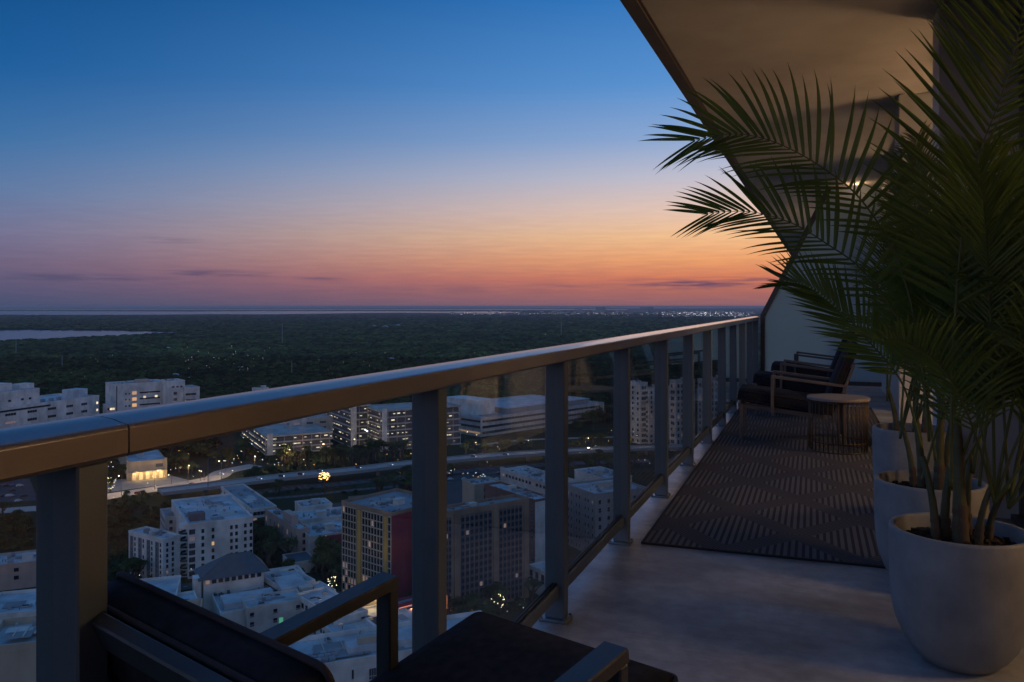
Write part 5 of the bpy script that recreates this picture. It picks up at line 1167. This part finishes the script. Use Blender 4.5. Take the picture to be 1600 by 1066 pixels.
def floor_lamp(X, t, z, e, lab, col=(1,.60,.26)):
    r = empty('floor_lamp', B(X, t, .02)); tag(r, lab, 'floor lamp')
    q = MB(); q.lathe([(0,0),(.15,0),(.15,.02),(.02,.035),(0,.035)], 24); q.tube([(0,0,.03),(0,0,z)], .012, 8); q.build('stand', M['brass'], r)
    q = MB(); q.lathe([(.20,z-.16),(.14,z+.14)], 32); q.build('lamp_shade', M['shade'], r)
    lamp_light('bulb', (0,0,z+.16), e, col, .26, r)
floor_lamp(2.6, 3.0, 1.50, 105, 'linen shaded floor lamp inside the near room', (1,.60,.30))
floor_lamp(2.2, 6.9, 1.30, 112, 'linen shaded floor lamp inside the room behind the column', (1,.60,.30))
floor_lamp(1.9, 9.9, 1.25, 55, 'linen shaded floor lamp in the room beside the far chairs', (1,.66,.36))
floor_lamp(2.0, 17.0, 1.25, 110, 'linen shaded floor lamp in the neighbouring room', (1,.74,.52))
# recessed ceiling downlight
p = Pd(1338, 290, 12.0); r = empty('ceiling_downlight', (p.x, p.y, ZD+3.02)); tag(r, 'small lit downlight in the far balcony ceiling', 'ceiling light')
q = MB(); q.lathe([(.045,-.004),(.065,-.006),(.07,0)], 24); q.build('trim_ring', M['column'], r)
q = MB(); q.lathe([(0,-.003),(.030,-.003)], 24); q.build('lamp_lens', emit('downlight_lens', (1,.60,.26), 3), r); lamp_light('bulb', (0,0,-.05), 3.0, (1,.6,.3), .04, r)
# rug
r = empty('outdoor_rug', B(-.885, 4.19, .0), math.radians(.7)); tag(r, 'dark geometric rug of striped diamonds lying along the balcony', 'rug')
q = MB(); q.box((.012,.012,.001),(1.48,6.5,.009)); q.build('woven_field', M['rug'], r)
q = MB(); q.box((0,0,.001),(1.492,.012,.011)); q.box((0,6.5,.001),(1.492,6.512,.011)); q.box((0,.012,.001),(.012,6.5,.011)); q.box((1.48,.012,.001),(1.492,6.5,.011)); q.build('binding', M['rugedge'], r)
# ------------------------------------------------------------------ furniture
def cushion(b, size, bulge=.02, n=10, T=None, mi=0):
    """soft box: rounded, slightly domed; size = (lx, ly, lz) centred at the bottom"""
    lx, ly, lz = size; vs = []; fs = []; rr = min(lz*.3, .022)
    def sph(u, v, w):   # superellipsoid-like box
        p = 7.0
        k = (abs(u)**p+abs(v)**p+abs(w)**4)**(-1/p) if True else 1
        return u*k, v*k, w
    N_ = n; idx = {}
    def vert(i, j, k):
        key = (i, j, k)
        if key in idx: return idx[key]
        u, v, w = 2*i/N_-1, 2*j/N_-1, 2*k/4-1
        # round the edges
        x = u*(lx/2-rr); y = v*(ly/2-rr); z = w*(lz/2-rr)
        d = Vector((u if abs(u) > .999 else 0, v if abs(v) > .999 else 0, w if abs(w) > .999 else 0))
        if d.length > 0: d.normalize()
        x += d.x*rr; y += d.y*rr; z += d.z*rr
        dome = bulge*(1-u**4)*(1-v**4); z += w*dome
        x += (u*.006*(1-w*w)*(1-v**4)) if abs(u) > .999 else 0
        vs.append((x, y, z+lz/2)); idx[key] = len(vs)-1; return idx[key]
    for i in range(N_):
        for j in range(N_):
            fs.append((vert(i,j,4), vert(i+1,j,4), vert(i+1,j+1,4), vert(i,j+1,4))); fs.append((vert(i,j,0), vert(i,j+1,0), vert(i+1,j+1,0), vert(i+1,j,0)))
        for k in range(4):
            fs.append((vert(i,0,k), vert(i+1,0,k), vert(i+1,0,k+1), vert(i,0,k+1))); fs.append((vert(i,N_,k), vert(i,N_,k+1), vert(i+1,N_,k+1), vert(i+1,N_,k)))
            fs.append((vert(0,i,k), vert(0,i,k+1), vert(0,i+1,k+1), vert(0,i+1,k))); fs.append((vert(N_,i,k), vert(N_,i+1,k), vert(N_,i+1,k+1), vert(N_,i,k+1)))
    if T is not None: vs = [tuple(T @ Vector(v)) for v in vs]
    b.add(vs, fs, mi, True)
def piping(b, size, T, z, rad=.005):
    lx, ly = size[0]/2-.002, size[1]/2-.002; c = .016; pts = []
    for cx_, cy_, a0 in ((lx-c,ly-c,0),(-lx+c,ly-c,90),(-lx+c,-ly+c,180),(lx-c,-ly+c,270)):
        for a in range(a0, a0+91, 22): pts.append(T @ Vector((cx_+c*math.cos(math.radians(a)), cy_+c*math.sin(math.radians(a)), z)))
    pts.append(pts[0]); b.tube(pts, rad, 6, caps=False)
def beam(b, p, q, w_, h_, up=(0,0,1), bev=.003):
    """rectangular bar from p to q, w_ across, h_ along 'up'"""
    p, q = Vector(p), Vector(q); t = (q-p); L_ = t.length; t.normalize(); s_ = t.cross(Vector(up)).normalized(); u = s_.cross(t)
    T = Matrix(((t.x,s_.x,u.x,p.x),(t.y,s_.y,u.y,p.y),(t.z,s_.z,u.z,p.z),(0,0,0,1))); b.box((0,-w_/2,-h_/2),(L_,w_/2,h_/2), T, bev=bev)
def lounge_chair(name, loc, rz, label, met, backlen=.46, wide=.60, group=None):
    r = empty(name, loc, rz); tag(r, label, 'lounge chair', group); hw = wide/2
    seatT = Matrix.Translation((.19,.012,.334)) @ Matrix.Rotation(math.radians(-9),4,'Y')
    q = MB(); cushion(q, (.80, .53, .13), .018, 12, seatT); sc2 = q.build('seat_cushion', M['cushion'], r)
    q = MB(); piping(q, (.80,.53), seatT, .115); piping(q, (.80,.53), seatT, .018); q.build('piping', M['piping'], sc2)
    bT = Matrix.Translation((-.13,0,.39)) @ Matrix.Rotation(math.radians(-108),4,'Y') @ Matrix.Translation((backlen/2-.005,0,0))
    q = MB(); cushion(q, (backlen,.53,.08), .016, 12, bT); bc = q.build('back_cushion', M['cushion'], r)
    q = MB(); piping(q, (backlen,.53), bT, .069); piping(q, (backlen,.53), bT, .011); q.build('piping', M['piping'], bc)
    for s_ in (1,-1):
        y_ = s_*(hw-.02)
        q = MB(); beam(q, (-.30,y_,.575),(.30+.0,y_,.655), .05, .026); q.build('armrest', M[met], r)
        q = MB(); beam(q, (.288,y_,.262),(.288,y_,.640), .045, .026, (1,0,0)); q.build('arm_post', M[met], r)
        q = MB(); beam(q, (-.285,y_,.0),(-.285,y_,.565), .045, .026, (1,0,0)); q.build('rear_leg', M[met], r)
        q = MB(); beam(q, (.545,s_*(hw-.035),.0),(.545,s_*(hw-.035),.366), .04, .026, (1,0,0)); q.build('front_leg', M[met], r)
        q = MB(); beam(q, (.56,s_*(hw-.075),.345),(-.14,s_*(hw-.075),.262), .03, .045); q.build('side_rail', M[met], r)
    q = MB(); beam(q, (.56,-hw+.06,.345),(.56,hw-.06,.345), .03, .045); beam(q, (-.14,-hw+.02,.265),(-.14,hw-.02,.265), .03, .045); beam(q, (.288,-hw+.04,.29),(.288,hw-.04,.29), .03, .03); q.build('cross_rail', M[met], r)
    for s_ in (1,-1):
        q = MB(); beam(q, (-.198,s_*(hw-.045),.25),(-.358,s_*(hw-.045),.782), .045, .022, (1,0,.3)); q.build('back_stile', M[met], r)
    q = MB(); beam(q, (-.350,-hw+.03,.778),(-.350,hw-.03,.778), .022, .05, (-.4,0,.9)); q.build('top_rail', M[met], r)
    for k in range(5):
        q = MB(); z = .34+.085*k; x = -.198-.168*(z-.25)/.532; beam(q, (x,-hw+.08,z),(x,hw-.08,z), .012, .045, (-.4,0,.9)); q.build('back_slat', M[met], r)
    return r
A_ = math.radians(40); ca = (math.sin(A_), math.cos(A_)); cw = (-math.cos(A_), math.sin(A_))
o_r, o_f = -.232, 1.317
pz = world(o_r, o_f, ZD)
ang_world = math.pi/2-(A_-TH)
lounge_chair('lounge_chair', pz, ang_world, 'big dark lounge chair in the foreground turned away from us beside the railing', 'chairmetal')
def at(px, d_, z=0): X = (px-1288)*CS*d_/FPX; return B(X, (d_+X*SN)/CS, z)
for px, d_, lab, met in ((1262, 7.62, 'nearest of the three far lounge chairs, arm lit golden, behind the round table', 'champagne'), (1268, 9.25, 'middle lounge chair of the three, half hidden, facing the railing', 'champagne'), (1282, 10.95, 'farthest lounge chair against the frosted screen', 'chairmetal')):
    fc_ = lounge_chair('lounge_chair', at(px, d_), math.pi+ (.03 if d_ < 8 else -.02), lab, met, backlen=.66); fc_.scale = (1.06, 1.06, .90)
def ottoman(loc, rz, label):
    r = empty('ottoman', loc, rz); tag(r, label, 'ottoman')
    T = Matrix.Translation((0,0,.255)); q = MB(); cushion(q, (.66,.55,.11), .015, 12, T); c_ = q.build('seat_cushion', M['cushion'], r); q = MB(); piping(q, (.66,.55), T, .098); q.build('piping', M['piping'], c_)
    for x in (-.32,.32):
        for y_ in (-.265,.265): q = MB(); beam(q, (x,y_,0),(x,y_,.25), .03, .03, (1,0,0)); q.build('leg', M['champagne'], r)
    q = MB(); 
    for y_ in (-.265,.265): beam(q, (-.34,y_,.235),(.34,y_,.235), .03, .04)
    q.build('side_rail', M['champagne'], r); q = MB()
    for x in (-.325,.325): beam(q, (x,-.25,.235),(x,.25,.235), .03, .04)
    q.build('cross_rail', M['champagne'], r)
# side table: drum of thin wires under a round top
p = at(1309.5, 6.94); r = empty('side_table', p); tag(r, 'round wire drum side table with a pale stone-coloured top on the rug', 'side table')
q = MB(); q.lathe([(0,.437),(.245,.437),(.25,.441),(.25,.457),(.247,.462),(0,.462)], 56); 
for i in range(len(q.sm)): q.sm[i] = False
q.build('table_top', M['tabletop'], r)
wv = MB(); wv.tube([(.232,0,.012),(.232,0,.436)], .0038, 6); wm_ = wv.mesh('wire', M['wire'])
for k in range(36): inst('wire', wm_, r, Matrix.Rotation(2*math.pi*k/36,4,'Z'))
for z, rr in ((.016,.232),(.09,.2275),(.425,.2275)):
    q = MB(); q.tube([(rr*math.cos(2*math.pi*k/48), rr*math.sin(2*math.pi*k/48), z) for k in range(49)], .005, 6, caps=False); q.build('wire_ring', M['wire'], r)
# ------------------------------------------------------------------ potted palms
def leaflet_strip(b, base, dirv, nrm, L_, w_, droop, n=6, mi=0, curl=0.0, bend=None):
    """tapered, lengthwise folded blade that bends down under its own weight"""
    p = Vector(base); d = Vector(dirv).normalized(); nrm = Vector(nrm); st = L_/n; vs = []; g_ = Vector((0,0,-1))
    for i in range(n+1):
        f = i/n; w2 = w_*.5*max(.03, (math.sin(math.pi*min(1, f*.88+.17))**.75))*(1 if f < .999 else .03)
        s_ = d.cross(nrm)
        if s_.length < 1e-4: s_ = d.cross(Vector((1,0,0)))
        s_.normalize(); u = s_.cross(d).normalized()
        vs += [p-s_*w2-u*w2*.35, p+u*w2*.15, p+s_*w2-u*w2*.35]
        p = p+d*st; d = (d+g_*droop*st*(.3+1.5*f*f)+nrm*curl*st*f)
        if bend is not None: d = d+bend*st*(.2+2.2*f*f)
        d = d.normalized()
    fs = []
    for i in range(n): a = 3*i; fs += [(a,a+1,a+4,a+3),(a+1,a+2,a+5,a+4)]
    b.add(vs, fs, mi, False)
def catmull(P_, m=8):
    out = []
    for i in range(len(P_)-1):
        p0 = P_[max(i-1,0)]; p1 = P_[i]; p2 = P_[i+1]; p3 = P_[min(i+2,len(P_)-1)]
        for k in range(m):
            f = k/m; out.append(.5*((2*p1)+(p2-p0)*f+(2*p0-5*p1+4*p2-p3)*f*f+(-p0+3*p1-3*p2+p3)*f*f*f))
    out.append(P_[-1]); return out
def frond(root, ctrl, nrm, L_, start=.32, pitch=.018, w_=.019, single=False, rad=.006, droop=1.6, lift=.25, ang=(62,22), ang2=None, sides=(1,1), sidedroop=(1,1), seed=0, stuffname='leaflets', bendk=0):
    rg = random.Random(seed); inv = root.matrix_basis.inverted() if False else None
    loc = Vector(root.location); pts = catmull([Vector(c)-loc for c in ctrl], 10)
    cum = [0]
    for i in range(1, len(pts)): cum.append(cum[-1]+(pts[i]-pts[i-1]).length)
    tot = cum[-1]
    b = MB(); b.tube(pts, [rad*(1-.85*(c/tot)) for c in cum], 6); o = b.build('frond', M['rachis'], root)
    acc = MB(); s_ = start*tot; k = 0; nrm = Vector(nrm).normalized()
    while s_ < tot*.995:
        j = max(1, next((i for i in range(len(cum)) if cum[i] >= s_), len(cum)-1)); f = (s_-cum[j-1])/max(1e-6, cum[j]-cum[j-1]); p = pts[j-1].lerp(pts[j], f); t = (pts[j]-pts[j-1]).normalized()
        u = (s_/tot-start)/(1-start); S = t.cross(nrm).normalized(); nn = S.cross(t).normalized()
        prof_ = (.55+.45*math.sin(min(1, u/.35)*math.pi/2))*(1-.42*max(0,(u-.45)/.55)**1.6)
        for sd, dr in ((1,0),(-1,1)):
            aa = ang if dr == 0 or ang2 is None else ang2
            a = math.radians(aa[0]+(aa[1]-aa[0])*u**.8+rg.uniform(-4,4))
            if not sides[dr]: continue
            d = t*math.cos(a)+S*sd*math.sin(a)+nn*(lift+rg.uniform(-.06,.06))
            tgt = MB() if single else acc
            leaflet_strip(tgt, p+S*sd*.002, d, nn, L_*sides[dr]*prof_*rg.uniform(.93,1.05), w_*rg.uniform(.8,1.12)*(1-.35*u)*(.66 if (dr and bendk) else 1), droop*sidedroop[dr]*rg.uniform(.7,1.3), 8, bend=t*bendk*rg.uniform(.6,1.3) if (bendk and dr == 0) else None)
            if single: tgt.build('leaflet', M['leaf'], o)
        s_ += pitch*rg.uniform(.85,1.15)*(1-.35*u); k += 1
    if not single: q = acc.build(stuffname, M['leaf'], o); q['kind'] = 'stuff'
    return o
POTP = [(0,.50),(.02,.495)]
def pot_parts(root, R_=.2236, Hh=.46, seed=0):
    q = MB(); k = R_/.2236; z = Hh/.46
    outer = [(0,0),(.105*k,0),(.118*k,.004),(.150*k,.035*z),(.182*k,.082*z),(.204*k,.14*z),(.216*k,.20*z),(.2215*k,.28*z),(.2236*k,.38*z),(.2236*k,.449*z),(.2215*k,.458*z),(.2170*k,.46*z),(.2080*k,.46*z),(.2040*k,.4585*z),(.2020*k,.452*z),(.2000*k,.40*z),(.1990*k,.36*z)]
    q.lathe(outer, 72); q.build('pot', M['pot'], root)
    rg = random.Random(seed); sv = MB(); n_ = 26; vs = []; fs = []
    R2 = .2*k
    for i in range(n_+1):
        for j in range(n_+1):
            x = (2*i/n_-1); y = (2*j/n_-1); rr = math.hypot(x, y); m_ = max(abs(x), abs(y)); 
            if rr > 0: x, y = x/rr*m_, y/rr*m_
            vs.append((x*R2, y*R2, .405*z+rg.uniform(-.007,.007)+.012*(1-m_*m_)))
    for i in range(n_):
        for j in range(n_): a = i*(n_+1)+j; fs.append((a, a+n_+1, a+n_+2, a+1))
    sv.add(vs, fs); so = sv.build('soil', M['soil'], root)
    ch = MB()
    for k_ in range(160):
        a = rg.uniform(0,6.28); rr = R2*.95*math.sqrt(rg.random()); s_ = rg.uniform(.003,.009); T = Matrix.Translation((rr*math.cos(a), rr*math.sin(a), .413*z+.012*(1-(rr/R2)**2))) @ Matrix.Rotation(rg.random()*6,4,'Z') @ Matrix.Rotation(rg.uniform(-.6,.6),4,'X'); ch.box((-s_*1.6,-s_,-s_*.5),(s_*1.6,s_,s_*.5), T)
    c_ = ch.build('bark_chips', M['soil'], so); c_['kind'] = 'stuff'
def cane(root, x, y, z0, h, r0, lean, seed=0):
    rg = random.Random(seed); q = MB(); pts = []; rad = []
    n_ = 18
    for i in range(n_+1):
        f = i/n_; pts.append(Vector((x+lean[0]*f*f, y+lean[1]*f*f, z0+h*f))); rr = .82*r0*(1.25-.55*f**.7)
        rad.append(rr*(1.07 if i % 3 == 0 else 1.0))
    q.tube(pts, rad, 12); q.build('cane', M['cane'], root)
    # dry sheath wrapping the lower third
    q = MB(); q.tube([p+Vector((.002,.001,0)) for p in pts[:7]], [r_*1.06+(.003 if i % 2 else 0) for i, r_ in enumerate(rad[:7])], 9, caps=False); q.build('leaf_sheath', M['bark'], root)
    return pts[-1]
def palm(px, d_, lab, R_, Hh, canes, heroes, nfill, fill, seed):
    X = (px-1288)*CS*d_/FPX; base = B(X, (d_+X*SN)/CS, .0)
    r = empty('potted_palm', base); tag(r, lab, 'potted palm'); pot_parts(r, R_, Hh, seed)
    rg = random.Random(seed); tops = []
    for (cx_, cy_, h, r0, lx, ly) in canes: tops.append(cane(r, cx_, cy_, .40*Hh/.46, h, r0, (lx, ly), seed+int(cx_*100)))
    for i, hdef in enumerate(heroes): frond(r, *hdef[0], seed=seed*31+i, **hdef[1])
    i = 0; tries_ = 0
    while i < nfill:
        tp = base+tops[rg.randrange(len(tops))]
        az_ = rg.uniform(*fill['az']); el = math.radians(rg.uniform(*fill['el'])); L_ = rg.uniform(*fill['len'])
        dh = Vector((math.sin(math.radians(az_)), math.cos(math.radians(az_)), 0))
        start = tp+Vector((0,0,-.08)); pts = [start]; d = dh*math.cos(el)+Vector((0,0,math.sin(el))); p = start.copy(); n_ = 7
        for k in range(n_):
            p = p+d*(L_/n_); d = (d+Vector((0,0,-1))*(fill['sag']*rg.uniform(.7,1.3)*(.3+k/n_)*1.2/n_)+dh*.03).normalized(); pts.append(p.copy())
        top = max(q_.z for q_ in pts)
        if top > ZD+2.97:
            k_ = (ZD+2.95-base.z)/(top-base.z); pts = [Vector((q_.x, q_.y, base.z+(q_.z-base.z)*k_ if q_.z > base.z+1 else q_.z)) for q_ in pts]
        for q_ in pts:
            if q_.x > 1.03: q_.x = 1.03-.06*(q_.x-1.03)
            if q_.y > TC-.05 and q_.x > .55 : q_.x = .55-.2*(q_.x-.55)
        FILL_OK = True
        for q_ in pts[2:]:
            rr_ = q_.x*CS+q_.y*SN; dd_ = max(.2, -q_.x*SN+q_.y*CS); ppx = XC+FPX*rr_/dd_; ppy = YH+FPX*(H-q_.z)/dd_
            if ppx < 1335+max(0,(480-ppy))*.22 or (ppy < 170 and ppx < 1530) or ppy < -60: FILL_OK = False
        tries_ += 1
        if not FILL_OK and tries_ < 500: continue
        i += 1
        side = dh.cross(Vector((0,0,1))); nrm_ = (Vector((0,0,1))-dh*.2+side*rg.uniform(-.45,.45)).normalized()
        frond(r, pts, nrm_, rg.uniform(*fill['ll']), start=.30, pitch=.021, w_=.0115, droop=rg.uniform(2.2,5.0), lift=.22, seed=seed*77+i)
    return r
def pxs(lst): return [Pd(x, y, d_) for x, y, d_ in lst]
toC = lambda up=0: None
cf = world(0,-1,0)           # towards the camera
rt = world(1,0,0)            # camera right
Zp = Vector((0,0,1))
# hero fronds traced as real curves at their own distances
F1 = ((pxs([(1452,690,3.0),(1440,560,3.0),(1408,420,3.02),(1350,318,3.05),(1285,262,3.08),(1215,224,3.12),(1158,210,3.16),(1110,214,3.18),(1078,221,3.2)]), cf*1.0+Zp*.05, .36), dict(start=.47, pitch=.034, w_=.0205, single=True, droop=1.0, lift=.12, ang=(96,16), ang2=(56,22), sides=(1.0,.95), sidedroop=(.9,1.3), bendk=1.7))
F2 = ((pxs([(1462,720,3.1),(1440,590,3.1),(1398,488,3.12),(1345,420,3.15),(1290,380,3.2),(1240,350,3.25),(1180,332,3.3),(1130,331,3.33),(1096,336,3.35)]), cf*1.0+Zp*.1, .34), dict(start=.42, pitch=.034, w_=.020, single=True, droop=1.0, lift=.12, ang=(92,15), ang2=(54,22), sides=(.95,.9), sidedroop=(.9,1.3), bendk=1.7))
F3 = ((pxs([(1486,760,2.72),(1488,600,2.70),(1497,430,2.66),(1512,310,2.62),(1536,225,2.58),(1568,140,2.54),(1594,40,2.5),(1612,-70,2.46)]), cf*1.0-rt*.25, .40), dict(start=.36, pitch=.032, w_=.019, single=True, droop=.4, lift=.05, ang=(55,40), ang2=(62,44), sides=(.9,1.0), sidedroop=(3.0,1.6)))
palm(1499, 2.84, 'nearest potted palm in the largest-looking pot at the right edge', .2236, .46,
     [(-.045,.02,.26,.019,.02,.02),(.0,-.02,.44,.026,-.01,.02),(.055,-.01,.24,.014,.05,.0),(.09,.03,.22,.014,.06,-.02),(-.075,-.02,.30,.016,-.04,.02),(.03,.06,.3,.016,.02,.05)],
     [F3, ((pxs([(1530,760,2.8),(1550,600,2.78),(1580,470,2.74),(1612,360,2.70),(1660,250,2.66)]), cf-rt*.3, .34), dict(start=.3, pitch=.020, w_=.017, droop=1.0, lift=.1)),
      ((pxs([(1520,740,2.9),(1548,600,2.9),(1580,540,2.88),(1640,520,2.86),(1700,560,2.84)]), cf*.5+Zp, .3), dict(start=.3, pitch=.020, w_=.017, droop=2.2))], 16,
     dict(az=(0,360), el=(48,84), len=(.75,1.75), sag=1.9, ll=(.26,.36)), 11)
palm(1453, 3.56, 'middle potted palm, pot half hidden behind the nearest', .2236, .475,
     [(-.03,.0,.36,.020,-.03,.02),(.03,-.04,.42,.023,.01,-.02),(.06,.05,.34,.016,.04,.03),(-.06,.06,.3,.015,-.05,.04)],
     [F1, F2, ((pxs([(1440,700,3.3),(1410,600,3.32),(1356,532,3.36),(1305,478,3.4),(1262,447,3.44),(1228,440,3.48)]), cf*.9+Zp*.45, .26), dict(start=.35, pitch=.020, w_=.016, droop=1.2, lift=.1, ang=(55,20)))], 20,
     dict(az=(150,420), el=(50,84), len=(.8,1.8), sag=1.8, ll=(.25,.34)), 23)
palm(1425, 4.72, 'farthest of the three potted palms, in front of the column', .21, .53,
     [(-.08,.0,.30,.016,-.05,.0),(.02,.02,.55,.018,.0,.02),(.06,-.03,.4,.016,.03,0)],
     [], 14, dict(az=(150,380), el=(50,82), len=(.8,1.6), sag=1.7, ll=(.24,.32)), 37)
